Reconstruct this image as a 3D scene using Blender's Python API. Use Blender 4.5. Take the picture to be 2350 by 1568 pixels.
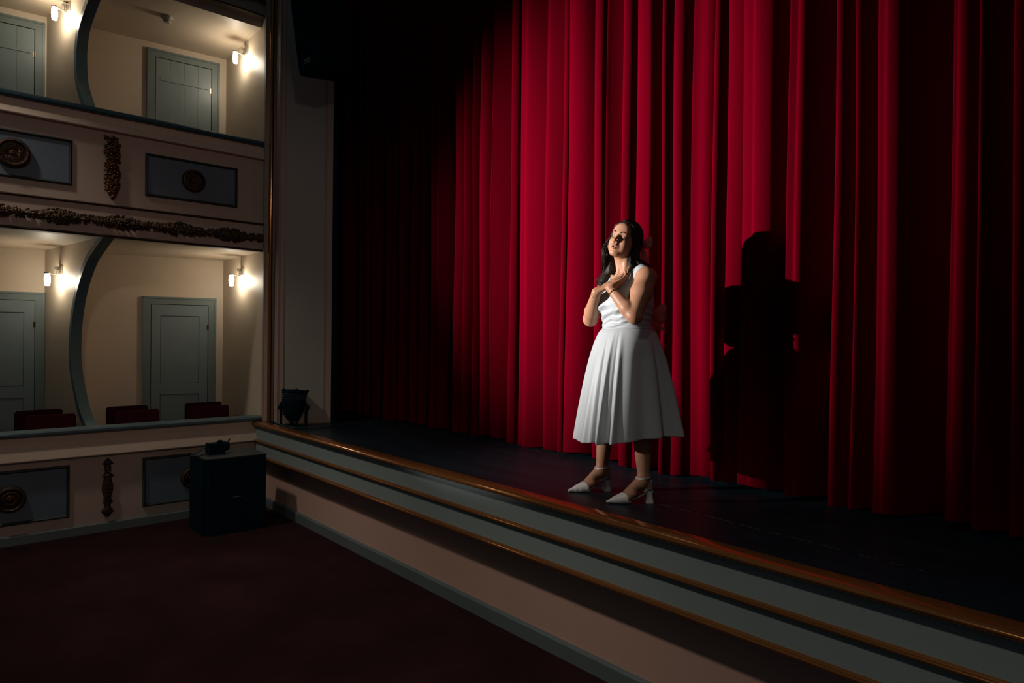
import bpy, bmesh, math, random
import numpy as np
from mathutils import Vector, Matrix
from math import sin, cos, pi, radians

for o in list(bpy.data.objects): bpy.data.objects.remove(o)
S = bpy.context.scene
COL = S.collection
rng = random.Random(7)

# ---------------------------------------------------------------- camera
yaw, pitch, roll = 0.847999, -0.0045, 0.01117
fw = Vector((-sin(yaw)*cos(pitch), cos(yaw)*cos(pitch), sin(pitch)))
rt = Vector((cos(yaw), sin(yaw), 0)); up = rt.cross(fw)
r2 = cos(roll)*rt + sin(roll)*up; u2 = -sin(roll)*rt + cos(roll)*up
cd = bpy.data.cameras.new('camera'); cam = bpy.data.objects.new('camera', cd); COL.objects.link(cam)
cd.lens = 23.372; cd.sensor_width = 36; cd.sensor_fit = 'HORIZONTAL'; cd.clip_start = 0.02; cd.clip_end = 100
M4 = Matrix(((r2.x, u2.x, -fw.x, 0), (r2.y, u2.y, -fw.y, 0), (r2.z, u2.z, -fw.z, 1.85), (0, 0, 0, 1)))
cam.matrix_world = M4
S.camera = cam

# ---------------------------------------------------------------- light and exposure
S.view_settings.view_transform = 'Standard'; S.view_settings.look = 'None'
S.view_settings.exposure = 0.0; S.view_settings.gamma = 1.0; S.view_settings.use_curve_mapping = False
W = bpy.data.worlds.new('world'); S.world = W; W.use_nodes = True
W.node_tree.nodes['Background'].inputs[0].default_value = (0.021, 0.027, 0.030, 1)
W.node_tree.nodes['Background'].inputs[1].default_value = 1.0

def lamp(name, kind, loc, target, power, color, **kw):
    l = bpy.data.lights.new(name, kind); l.energy = power; l.color = color
    for k, v in kw.items(): setattr(l, k, v)
    o = bpy.data.objects.new(name, l); COL.objects.link(o); o.location = loc
    if target is not None:
        o.rotation_euler = (Vector(target)-Vector(loc)).to_track_quat('-Z', 'Y').to_euler()
    return o
# follow spot from the audience's left side, then unseen lamps added for stage and box fronts
lamp('follow_spot', 'SPOT', (-6.75, -3.15, 2.85), (-3.3, 3.9, 2.85), 8500, (1.0, 0.965, 0.93), spot_size=radians(35.5), spot_blend=1.0, shadow_soft_size=0.03)
for i, x in enumerate((-6.3, -3.7, -1.1)):
    lamp('added_downlight', 'SPOT', (x, -.9, 5.8), (x-.25, 2.05, 0), 215, (1.0, 0.88, 0.76), spot_size=radians(50), spot_blend=1.0, shadow_soft_size=0.14)  # unseen row added for the stage front, cones kept off the curtain
lamp('added_side_wash', 'SPOT', (4.5, -1.2, 5.6), (-7.19, 1.75, 1.1), 185, (1.0, 0.83, 0.70), spot_size=radians(38), spot_blend=0.7, shadow_soft_size=0.25)  # added lamp that brightens the box fronts, aimed clear of the curtain

# ---------------------------------------------------------------- materials
def mat(name, col, rough=0.6, metal=0.0, spec=0.5, var=0.0, vscale=3.0, bump=0.0, bscale=60.0, emit=None, estr=0.0, sheen=0.0, sheen_tint=(1,1,1), stretch=None, coat=0.0, attr=False, sss=0.0):
    m = bpy.data.materials.new(name); m.use_nodes = True
    nt = m.node_tree; b = nt.nodes['Principled BSDF']
    b.inputs['Roughness'].default_value = rough; b.inputs['Metallic'].default_value = metal
    b.inputs['Specular IOR Level'].default_value = spec
    b.inputs['Base Color'].default_value = (*col, 1)
    if coat: b.inputs['Coat Weight'].default_value = coat; b.inputs['Coat Roughness'].default_value = 0.2
    if sheen:
        b.inputs['Sheen Weight'].default_value = sheen; b.inputs['Sheen Roughness'].default_value = 1.0
        b.inputs['Sheen Tint'].default_value = (*sheen_tint, 1)
    if sss:
        b.inputs['Subsurface Weight'].default_value = sss; b.inputs['Subsurface Radius'].default_value = (1, .35, .2); b.inputs['Subsurface Scale'].default_value = 0.006
    tc = nt.nodes.new('ShaderNodeTexCoord'); mp = nt.nodes.new('ShaderNodeMapping')
    nt.links.new(tc.outputs['Object'], mp.inputs[0])
    if stretch: mp.inputs['Scale'].default_value = stretch
    src = None
    if attr:
        a = nt.nodes.new('ShaderNodeAttribute'); a.attribute_name = 'pigment'; src = a.outputs['Color']
        nt.links.new(src, b.inputs['Base Color'])
    if var:
        n = nt.nodes.new('ShaderNodeTexNoise'); n.inputs['Scale'].default_value = vscale; n.inputs['Detail'].default_value = 6
        nt.links.new(mp.outputs[0], n.inputs['Vector'])
        r = nt.nodes.new('ShaderNodeMapRange'); r.inputs[1].default_value = .3; r.inputs[2].default_value = .7; r.inputs[3].default_value = 1-var; r.inputs[4].default_value = 1+var*.6
        nt.links.new(n.outputs[0], r.inputs[0])
        mx = nt.nodes.new('ShaderNodeMix'); mx.data_type = 'RGBA'; mx.blend_type = 'MULTIPLY'; mx.inputs[0].default_value = 1
        if src is not None: nt.links.new(src, mx.inputs[6])
        else: mx.inputs[6].default_value = (*col, 1)
        nt.links.new(r.outputs[0], mx.inputs[7]); nt.links.new(mx.outputs[2], b.inputs['Base Color'])
    if bump:
        n2 = nt.nodes.new('ShaderNodeTexNoise'); n2.inputs['Scale'].default_value = bscale; n2.inputs['Detail'].default_value = 4
        nt.links.new(mp.outputs[0], n2.inputs['Vector'])
        bp = nt.nodes.new('ShaderNodeBump'); bp.inputs['Strength'].default_value = bump; bp.inputs['Distance'].default_value = 0.01
        nt.links.new(n2.outputs[0], bp.inputs['Height']); nt.links.new(bp.outputs[0], b.inputs['Normal'])
    if emit:
        b.inputs['Emission Color'].default_value = (*emit, 1); b.inputs['Emission Strength'].default_value = estr
    return m
M = dict(
 front=mat('rose_plaster', (.50,.385,.30), .65, var=.06, bump=.05),
 band=mat('cream_moulding', (.64,.51,.39), .6, var=.05),
 box=mat('cream_plaster', (.66,.55,.42), .5, var=.04, vscale=2, bump=.06, bscale=90),
 panel=mat('slate_blue_paint', (.12,.165,.20), .6, var=.06),
 teal=mat('dark_teal_paint', (.02,.075,.10), .4, spec=.5),
 sill=mat('grey_teal_paint', (.075,.125,.135), .4),
 door=mat('grey_green_paint', (.20,.255,.26), .38, var=.05, vscale=4),
 dframe=mat('grey_green_frame_paint', (.17,.215,.205), .4, var=.05),
 gap=mat('dark_gap', (.004,.03,.045), .9),
 bronze=mat('dark_gilding', (.17,.08,.032), .38, metal=.85, var=.35, vscale=25),
 bronzed=mat('blackened_gilding', (.07,.045,.03), .5, metal=.5, var=.35, vscale=25),
 brass=mat('varnished_gold_moulding', (.42,.165,.05), .13, metal=.7, spec=.6, var=.18, vscale=5, stretch=(.4,6,6)),
 lip=mat('stage_grey_paint', (.27,.335,.33), .6, var=.05, vscale=2, bump=.05),
 pink=mat('stage_rose_plaster', (.62,.39,.31), .65, var=.05, vscale=2),
 skirt=mat('grey_skirting_paint', (.13,.165,.165), .5, var=.08),
 carpet=mat('dark_red_carpet', (.030,.0105,.012), .95, spec=.1, var=.35, vscale=2.2, bump=.5, bscale=220),
 stage=mat('black_stage_boards', (.004,.016,.024), .42, spec=.4, var=.4, vscale=3, bump=.15, bscale=40, stretch=(.3,2,1)),
 reveal=mat('proscenium_grey_beige', (.36,.335,.29), .6, var=.05, vscale=2),
 revealf=mat('proscenium_rose_frame', (.42,.30,.245), .6, var=.05),
 black=mat('black_equipment_paint', (.002,.014,.022), .7, spec=.08),
 blackf=mat('black_fabric_grille', (.002,.018,.028), .9, spec=.05),
 blacktop=mat('charcoal_top', (.03,.04,.045), .45, var=.2, vscale=8),
 rubber=mat('black_rubber', (.004,.03,.045), .6, spec=.3),
 chrome=mat('satin_steel', (.55,.52,.47), .3, metal=.9),
 hinge=mat('brass_hinge', (.75,.45,.18), .3, metal=.9),
 badge=mat('grey_badge_lettering', (.38,.36,.34), .5),
 seat=mat('dark_red_upholstery', (.05,.006,.012), .9, spec=.05),
 chairm=mat('dark_wood_frame', (.05,.02,.012), .5),
 bulb=mat('lit_frosted_bulb', (1,.95,.85), .4, emit=(1.0,.89,.71), estr=80),
 plastic=mat('aged_plastic', (.42,.38,.32), .5),
 led=mat('fixture_lens_dots', (.5,.55,.6), .2, metal=.6),
 velvet=mat('crimson_velvet', (.064,.0001,.0025), .85, spec=.0, var=.10, vscale=6, bump=.12, bscale=300, sheen=.11, sheen_tint=(.95,.006,.07), stretch=(1,1,.15)),
 satin=mat('white_satin', (.37,.385,.40), .45, spec=.25),
 sheer=mat('blush_ribbon', (.95,.62,.58), .5),
 skin=mat('skin', (.62,.36,.25),   .45, spec=.22, attr=True, var=.05, vscale=30, sss=.25),
 hair=mat('dark_brown_hair', (.018,.010,.008), .5, spec=.2, bump=.6, bscale=120, stretch=(1,1,.12)),
 shoe=mat('white_leather', (.60,.59,.58), .35, spec=.3),
 sole=mat('dark_shoe_lining', (.10,.085,.075), .6),
 gold=mat('gold_jewellery', (.9,.55,.30), .25, metal=1),
 pearl=mat('bright_pendant_stone', (.95,.93,.9), .1, spec=.9),
 teeth=mat('teeth', (.5,.48,.45), .3),
 greymark=mat('dull_grey_mark', (.10,.12,.13), .7),
)

def translucent(m, w):
    nt = m.node_tree; b = nt.nodes['Principled BSDF']; out = nt.nodes['Material Output']
    t = nt.nodes.new('ShaderNodeBsdfTranslucent'); t.inputs[0].default_value = (.8,.42,.38,1)
    mx = nt.nodes.new('ShaderNodeMixShader'); mx.inputs[0].default_value = w
    nt.links.new(b.outputs[0], mx.inputs[1]); nt.links.new(t.outputs[0], mx.inputs[2]); nt.links.new(mx.outputs[0], out.inputs[0])
translucent(M['sheer'], .55)
# ---------------------------------------------------------------- mesh helpers
def tag(o, label=None, cat=None, group=None, kind=None):
    if label: o['label'] = label
    if cat: o['category'] = cat
    if group: o['group'] = group
    if kind: o['kind'] = kind
    return o
def link(name, me, m, parent=None, smooth=False, loc=None):
    o = bpy.data.objects.new(name, me); COL.objects.link(o)
    if m is not None: me.materials.append(m)
    if parent is not None: o.parent = parent
    if loc is not None: o.location = loc
    if smooth: me.polygons.foreach_set('use_smooth', [True]*len(me.polygons))
    return o
def obj(name, bm, m, parent=None, smooth=False, loc=None, auto=False):
    bmesh.ops.recalc_face_normals(bm, faces=bm.faces)
    if auto:
        for f in bm.faces: f.smooth = True
        for e in bm.edges:
            if len(e.link_faces) == 2 and e.calc_face_angle(0) > radians(35): e.smooth = False
    me = bpy.data.meshes.new(name); bm.to_mesh(me); bm.free()
    return link(name, me, m, parent, smooth, loc)
def empty(name, loc=(0,0,0), rz=0.0, **kw):
    o = bpy.data.objects.new(name, None); COL.objects.link(o); o.location = loc; o.rotation_euler = (0,0,rz)
    o.empty_display_size = .1
    return tag(o, **kw)
def box(bm, a, b, bev=0.0):
    """axis box between corners a and b"""
    a = Vector(a); b = Vector(b)
    c = (a+b)/2; s = b-a
    r = bmesh.ops.create_cube(bm, size=1, matrix=Matrix.Translation(c) @ Matrix.Diagonal((abs(s.x), abs(s.y), abs(s.z), 1)))
    if bev:
        es = list({e for v in r['verts'] for e in v.link_edges})
        bmesh.ops.bevel(bm, geom=es, offset=bev, segments=2, affect='EDGES')
    return r['verts']
def prism(bm, base, z0, z1):
    """vertical prism over a plan polygon"""
    lo = [bm.verts.new((x, y, z0)) for x, y in base]; hi = [bm.verts.new((x, y, z1)) for x, y in base]
    bm.faces.new(lo); bm.faces.new(hi); n = len(base)
    for i in range(n): bm.faces.new((lo[i], lo[(i+1) % n], hi[(i+1) % n], hi[i]))
def extrude_profile(bm, prof, p0, p1, out, upv=(0,0,1)):
    """profile of (out, up) points swept from p0 to p1"""
    p0 = Vector(p0); p1 = Vector(p1); out = Vector(out); upv = Vector(upv)
    A = [bm.verts.new(p0+out*a+upv*b) for a, b in prof]; B = [bm.verts.new(p1+out*a+upv*b) for a, b in prof]
    n = len(prof)
    bm.faces.new(A); bm.faces.new(B)
    for i in range(n): bm.faces.new((A[i], A[(i+1) % n], B[(i+1) % n], B[i]))
def tube(bm, pts, r, seg=8, cap=True):
    pts = [Vector(p) for p in pts]; n = len(pts)
    rad = r if isinstance(r, (list, tuple)) else [r]*n
    rings = []; prev = None
    for i, p in enumerate(pts):
        t = (pts[min(i+1, n-1)]-pts[max(i-1, 0)]).normalized()
        if prev is None:
            a = Vector((0,0,1)) if abs(t.z) < .9 else Vector((1,0,0))
            prev = t.cross(a).normalized()
        prev = (prev-t*prev.dot(t)).normalized(); q = t.cross(prev)
        rings.append([bm.verts.new(p+(prev*cos(2*pi*k/seg)+q*sin(2*pi*k/seg))*rad[i]) for k in range(seg)])
    for i in range(n-1):
        for k in range(seg):
            bm.faces.new((rings[i][k], rings[i][(k+1) % seg], rings[i+1][(k+1) % seg], rings[i+1][k]))
    if cap: bm.faces.new(rings[0]); bm.faces.new(rings[-1])
def lathe(bm, prof, mtx=Matrix(), seg=32, rfun=None):
    """profile (radius, height) about local z"""
    rings = []
    for r, h in prof:
        rings.append([bm.verts.new(mtx @ Vector((r*(rfun(k, seg, r, h) if rfun else 1)*cos(2*pi*k/seg), r*(rfun(k, seg, r, h) if rfun else 1)*sin(2*pi*k/seg), h))) for k in range(seg)])
    for i in range(len(rings)-1):
        for k in range(seg): bm.faces.new((rings[i][k], rings[i][(k+1) % seg], rings[i+1][(k+1) % seg], rings[i+1][k]))
    bm.faces.new(rings[0]); bm.faces.new(rings[-1])
def blob(bm, c, r, sub=1, rot=None):
    mt = Matrix.Translation(Vector(c)) @ (rot.to_4x4() if rot else Matrix()) @ Matrix.Diagonal((*r, 1))
    bmesh.ops.create_icosphere(bm, subdivisions=sub, radius=1, matrix=mt)
def pdata(verts, faces):
    me = bpy.data.meshes.new('m'); me.from_pydata([tuple(v) for v in verts], [], [tuple(f) for f in faces]); me.update(); return me
def copy_tree(o, parent=None):
    c = o.copy(); COL.objects.link(c)
    if parent is not None: c.parent = parent
    for ch in [x for x in bpy.data.objects if x.parent == o]: copy_tree(ch, c)
    return c

# ================================================================ ROOM SHELL
XW = -7.19      # plane of the box fronts
SZ = 0.93       # stage height
bm = bmesh.new(); box(bm, (-7.3,-4,-.1), (4,2.95,0)); tag(obj('floor', bm, M['carpet']), kind='structure')
# stage
bm = bmesh.new(); box(bm, (-7.9,2.70,.80), (4,6.5,.922))
tag(obj('stage_floor', bm, M['stage']), 'black painted stage floor boards behind the gold edged lip', 'stage floor', kind='structure')
bm = bmesh.new(); box(bm, (XW-.05,2.79,0), (4,2.95,.70)); tag(obj('wall_stage', bm, M['pink']), kind='structure')
bm = bmesh.new(); extrude_profile(bm, [(0,0),(.022,0),(.022,.085),(.012,.10),(0,.10)], (XW,2.79,0), (4,2.79,0), (0,-1,0)); tag(obj('baseboard_stage', bm, M['skirt']), kind='structure')
lipr = empty('stage_lip', (-3,2.65,.58), label='grey overhanging stage edge with three long gold mouldings', cat='stage edge')
bm = bmesh.new(); box(bm, (XW+.0+3,.01,.005), (7,.045,.335)); box(bm, (XW+.0+3,.045,.005), (7,.136,.03)); obj('grey_fascia', bm, M['lip'], lipr)
def halfround(h, d, n=12, z0=0):
    return [(0,z0)]+[(d*sin(pi*i/n)**.7, z0+h*i/n) for i in range(1, n)]+[(0,z0+h)]
for z0, h, d in ((.885-.58,.05,.045),(.715-.58,.032,.028),(.558-.58,.034,.030)):
    bm = bmesh.new()
    pr = halfround(h, d)
    extrude_profile(bm, pr+[(-.05,z0*0+h),(-.05,0)] if z0 > .25 else pr+[(-.01,h),(-.01,0)], (XW+.0+3,.012,z0), (7,.012,z0), (0,-1,0))
    obj('gold_moulding', bm, M['brass'], lipr, auto=True)
bm = bmesh.new(); box(bm, (XW+.0+3,.012,.335), (7,.075,.352), .004); obj('nosing', bm, M['brass'], lipr)

# ---- left wall of boxes
def vwall(bm, A, B, z0, z1, t):
    """vertical slab on plan line A-B, thickness t to the left of A->B"""
    A = Vector(A); B = Vector(B); d = (B-A).normalized(); n = Vector((-d.y, d.x))*t
    prism(bm, [tuple(A), tuple(B), tuple(B+n), tuple(A+n)], z0, z1)
Y0 = -3.2; Y1 = 2.735
LC, RC = Vector((-8.90,.98)), Vector((-8.475,2.735))
LU, UR = Vector((-8.62,.95)), Vector((-8.43,2.735))
def beyond(A, B, y):
    t = (y-A.y)/(B.y-A.y); return (A.x+(B.x-A.x)*t, y)
# lower front: plinth, band, sill
bm = bmesh.new()
box(bm, (XW-.12,Y0,0), (XW,Y1,.725)); tag(obj('wall_left', bm, M['front']), kind='structure')
bm = bmesh.new(); extrude_profile(bm, [(0,0),(.055,0),(.057,.008),(.018,.150),(.014,.215),(-.10,.215),(-.10,0)], (XW,Y0,.725), (XW,Y1,.725), (1,0,0)); tag(obj('trim_1', bm, M['band']), kind='structure')
bm = bmesh.new(); extrude_profile(bm, [(-.12,0),(.05,0),(.062,.012),(.062,.030),(.05,.042),(-.12,.042)], (XW,Y0,.942), (XW,Y1,.942), (1,0,0)); tag(obj('trim_2', bm, M['sill']), kind='structure')
bm = bmesh.new(); extrude_profile(bm, [(0,0),(.02,0),(.02,.075),(.012,.085),(0,.085)], (XW,Y0,0), (XW,Y1,0), (1,0,0)); tag(obj('baseboard_left', bm, M['skirt']), kind='structure')
# balcony front between the two tiers
bm = bmesh.new(); box(bm, (XW-.12,Y0,2.76), (XW,Y1,3.745)); tag(obj('wall_balcony', bm, M['front']), kind='structure')
bm = bmesh.new(); extrude_profile(bm, [(0,0),(.055,0),(.057,.008),(.020,.070),(.014,.14),(-.10,.14),(-.10,0)], (XW,Y0,3.745), (XW,Y1,3.745), (1,0,0)); tag(obj('trim_3', bm, M['band']), kind='structure')
bm = bmesh.new(); extrude_profile(bm, [(-.12,0),(.05,0),(.062,.014),(.062,.036),(.05,.05),(-.12,.05)], (XW,Y0,3.885), (XW,Y1,3.885), (1,0,0)); tag(obj('trim_4', bm, M['teal']), kind='structure')
for i, z in ((5,3.04),(6,2.755),(7,5.285)):
    bm = bmesh.new(); extrude_profile(bm, halfround(.026,.022)+[(-.01,.026),(-.01,0)], (XW,Y0,z), (XW,Y1,z), (1,0,0)); tag(obj('trim_%d' % i, bm, M['bronzed']), kind='structure')
bm = bmesh.new(); box(bm, (XW-.12,Y0,5.30), (XW,Y1,6.4)); tag(obj('wall_header', bm, M['front']), kind='structure')
# inside of the boxes
def run(A, B): return [beyond(A, B, Y0), tuple(B)]
bm = bmesh.new(); a, b = run(LC, RC); vwall(bm, a, b, 0, 2.77, .1); tag(obj('wall_back_lower', bm, M['box']), kind='structure')
bm = bmesh.new(); a, b = run(LU, UR); vwall(bm, a, b, 2.95, 5.25, .1); tag(obj('wall_back_upper', bm, M['box']), kind='structure')
bm = bmesh.new(); box(bm, (-9.6,Y1,0), (XW-.0,Y1+.12,2.775)); tag(obj('wall_end_lower', bm, M['box']), kind='structure')
bm = bmesh.new(); box(bm, (-9.6,Y1,2.775), (XW-.0,Y1+.12,5.6)); tag(obj('wall_end_upper', bm, M['box']), kind='structure')
bm = bmesh.new(); prism(bm, [(XW-.11,Y0),(XW-.11,Y1),(-8.55,Y1),(-10.2,Y0)], 2.765, 2.85); tag(obj('ceiling_lower', bm, M['box']), kind='structure')
bm = bmesh.new(); prism(bm, [(XW-.11,Y0),(XW-.11,Y1),(-8.55,Y1),(-10.2,Y0)], 5.215, 5.3); tag(obj('ceiling_upper', bm, M['box']), kind='structure')
bm = bmesh.new(); prism(bm, [(XW-.11,Y0),(XW-.11,Y1),(-8.55,Y1),(-10.2,Y0)], .18, .26); tag(obj('floor_lower', bm, M['carpet']), kind='structure')
bm = bmesh.new(); prism(bm, [(XW-.11,Y0),(XW-.11,Y1),(-8.55,Y1),(-10.2,Y0)], 3.0, 3.08); tag(obj('floor_upper', bm, M['carpet']), kind='structure')

# ---- curved partitions between boxes: plaster fin with a teal C-shaped edge
def smooth_curve(pts, n=48):
    """Catmull-Rom through (s, z)"""
    P = [Vector(p) for p in pts]; P = [2*P[0]-P[1]]+P+[2*P[-1]-P[-2]]
    out = []
    m = len(P)-3
    for i in range(m):
        for k in range(n//m+1):
            t = k/(n//m+1)
            a, b, c, d = P[i:i+4]
            out.append(.5*((2*b)+(c-a)*t+(2*a-5*b+4*c-d)*t*t+(3*b-a-3*c+d)*t**3))
    out.append(P[-2]); return out
def partition(curve, F, B, t, zlo, zhi, n, label):
    """F front plan point, B back plan point; curve: distance from front of the fin's edge at each height"""
    F = Vector(F); B = Vector(B); d = (B-F).normalized(); L = (B-F).length; nrm = Vector((d.y, -d.x))
    if nrm.y < 0: nrm = -nrm
    cv = smooth_curve(curve)
    bm = bmesh.new()
    def P(s, z, o): q = F+d*s+nrm*o; return bm.verts.new((q.x, q.y, z))
    for o in (0, t):
        vs = [P(p.x, p.y, o) for p in cv]; bk = [P(L+.04, p.y, o) for p in cv]
        for i in range(len(cv)-1): bm.faces.new((vs[i], vs[i+1], bk[i+1], bk[i]))
    tag(obj('wall_partition_%s' % n, bm, M['box']), kind='structure')
    # painted edge: face strip wraps 5 cm on to both sides
    bm = bmesh.new(); e = .006; w = .055
    prof = [(w,-e),(0,-e),(0-e,0-e),(-e,t+e),(0,t+e),(w,t+e)]
    rings = []
    for i, p in enumerate(cv):
        tg = (cv[min(i+1, len(cv)-1)]-cv[max(i-1, 0)]).normalized(); nn = Vector((tg.y, -tg.x))
        if nn.x < 0: nn = -nn
        rings.append([P(p.x+nn.x*a, p.y+nn.y*a, o) for a, o in prof])
    for i in range(len(rings)-1):
        for k in range(len(prof)-1): bm.faces.new((rings[i][k], rings[i][k+1], rings[i+1][k+1], rings[i+1][k]))
    tag(obj('trim_%s' % (n+10), bm, M['edge'], auto=True), kind='structure')
M['frame'] = mat('tarnished_frame_paint', (.035,.05,.045), .5, metal=.2, var=.2)
M['edge'] = mat('teal_grey_edge_paint', (.085,.15,.165), .4)
lowc = [(.012,2.768),(.25,2.66),(.445,2.558),(.656,2.355),(.79,2.13),(.857,1.92),(.878,1.698),(.85,1.50),(.781,1.348),(.615,1.096),(.44,.96),(.28,.86),(.15,.78)]
upc = [(.20,5.26),(.383,5.10),(.603,4.888),(.665,4.70),(.67,4.58),(.645,4.382),(.56,4.22),(.485,4.112),(.36,3.90)]
partition(lowc, (XW,1.25), tuple(LC), .085, .78, 2.765, 1, '')
partition(upc, (XW,1.25), tuple(LU), .085, 3.9, 5.26, 2, '')

# ---- doors (in the back wall of the boxes)
def door(n, A, B, s0, s1, z0, z1, panelled, parent_name):
    """framed door on the plan line A->B from s0 to s1; faces the hall"""
    A = Vector(A); B = Vector(B); d = (B-A).normalized(); nx = Vector((d.y, -d.x))   # toward hall (+x)
    rz = math.atan2(d.y, d.x)
    root = empty('door_%d' % n, (A.x+d.x*s0, A.y+d.y*s0, z0), rz, kind='structure')
    w = s1-s0; h = z1-z0; fwd = .075
    # local: x along wall, y negative = toward hall
    bm = bmesh.new()
    for (xa, xb, za, zb) in ((0,fwd,0,h),(w-fwd,w,0,h),(fwd,w-fwd,h-fwd,h)): box(bm, (xa,-.03,za), (xb,.0,zb))
    for (xa, xb, za, zb) in ((-.012,.012,0,h+.012),(w-.012,w+.012,0,h+.012),(-.012,w+.012,h-.012,h+.012)): box(bm, (xa,-.042,za), (xb,-.0,zb), .004)
    obj('door_frame', bm, M['dframe'], root)
    bm = bmesh.new(); box(bm, (fwd,-.006,0), (w-fwd,.0,h-fwd)); obj('gap_shadow', bm, M['gap'], root)
    g = .006; x0, x1, zt = fwd+g, w-fwd-g, h-fwd-g
    bm = bmesh.new()
    if panelled:
        st = .095
        ps = [(x0+st, x1-st, zt-.13-.80, zt-.13), (x0+st, x1-st, .12, zt-.13-.80-.13)]
        box(bm, (x0,-.022,0), (x0+st,-.004,zt), .0015); box(bm, (x1-st,-.022,0), (x1,-.004,zt), .0015)
        box(bm, (x0+st,-.022,zt-.13), (x1-st,-.004,zt)); box(bm, (x0+st,-.022,zt-1.06), (x1-st,-.004,zt-.93)); box(bm, (x0+st,-.022,0), (x1-st,-.004,.12))
        for a, b, za, zb in ps: box(bm, (a+.004,-.011,za+.004), (b-.004,-.004,zb-.004))
    else:
        pw = (x1-x0)/4
        for k in range(4): box(bm, (x0+k*pw+.0008,-.022,0), (x0+(k+1)*pw-.0008,-.004,zt), .0008)
    lf = obj('door_leaf', bm, M['door'], root)
    if not panelled:
        bm = bmesh.new(); box(bm, (x0+.05,-.030,zt-.255), (x1-.03,-.022,zt-.225), .002); obj('ledge_board', bm, M['door'], lf)
    for zh in ((zt-.26) , .45):
        bm = bmesh.new(); tube(bm, [(x1+.004,-.028,zh-.03),(x1+.004,-.028,zh+.03)], .0075, 8); box(bm, (x1-.012,-.025,zh-.03), (x1+.02,-.0225,zh+.03))
        obj('hinge', bm, M['hinge'] if not panelled else M['bronze'], root)
    return root
dz = .30
door(1, LC, RC, .955, 1.72, .26, 2.285, True, '')
door(2, LC, RC, -.77, -.005, .26, 2.285, True, '')
door(3, LU, UR, .95, 1.705, 3.08, 5.125, False, '')
door(4, LU, UR, -.78, -.025, 3.08, 5.125, False, '')

# ---- proscenium corner: post with mouldings, gilt rod, splayed reveal panel
bm = bmesh.new()
prism(bm, [(XW,Y1-.005),(-7.10,Y1-.005),(-7.09,Y1+.012),(-7.03,Y1+.012),(-7.03,Y1+.10),(XW,Y1+.10)], SZ-.0, 6.4)
prism(bm, [(-7.135,Y1-.018),(-7.115,Y1-.018),(-7.115,Y1),(-7.135,Y1)], SZ, 6.4)
prism(bm, [(-6.93,Y1+.03),(-6.845,Y1+.03),(-6.845,Y1+.09),(-6.93,Y1+.09)], SZ-.0, 6.4)
tag(obj('trim_20', bm, M['revealf']), kind='structure')
bm = bmesh.new(); box(bm, (-7.03,Y1+.08,SZ), (-6.93,Y1+.12,6.4)); tag(obj('trim_21', bm, M['gap']), kind='structure')
bm = bmesh.new(); tube(bm, [(-7.035+.0,Y1+.02,SZ),(-7.035,Y1+.02,6.4)], .022, 14)
tag(obj('gilt_rod', bm, M['brass'], auto=True), 'tall thin gilt rod moulding running up the proscenium corner', 'moulding')
RA, RB = Vector((-6.845,2.79)), Vector((-6.60,3.25))
bm = bmesh.new(); vwall(bm, tuple(RA), tuple(RB), .915, 6.4, .08); tag(obj('wall_reveal', bm, M['reveal']), kind='structure')
d = (RB-RA).normalized(); nn = Vector((d.y, -d.x)); L = (RB-RA).length
bm = bmesh.new()
def onrev(s, o): q = RA+d*s+nn*o; return (q.x, q.y)
prism(bm, [onrev(0,0),onrev(0,.012),onrev(.035,.012),onrev(.035,0)], SZ, 6.4)
prism(bm, [onrev(L-.075,0),onrev(L-.075,.022),onrev(L-.055,.014),onrev(L,.014),onrev(L,0)], SZ, 6.4)
prism(bm, [onrev(.035,0),onrev(.035,.014),onrev(L-.075,.014),onrev(L-.075,0)], SZ, SZ+.085)
tag(obj('trim_22', bm, M['revealf']), kind='structure')
bm = bmesh.new(); vwall(bm, (-6.60,3.25), (-9.2,3.38), SZ-.01, 6.4, -.05); vwall(bm, (-7.9,3.36), (-7.9,4.7), SZ-.01, 6.4, -.05)
tag(obj('wall_wing', bm, M['blackf']), kind='structure')
bm = bmesh.new(); box(bm, (-14,4.7,.8), (4,4.8,6.6)); tag(obj('wall_behind_curtain', bm, M['blackf']), kind='structure')

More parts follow.
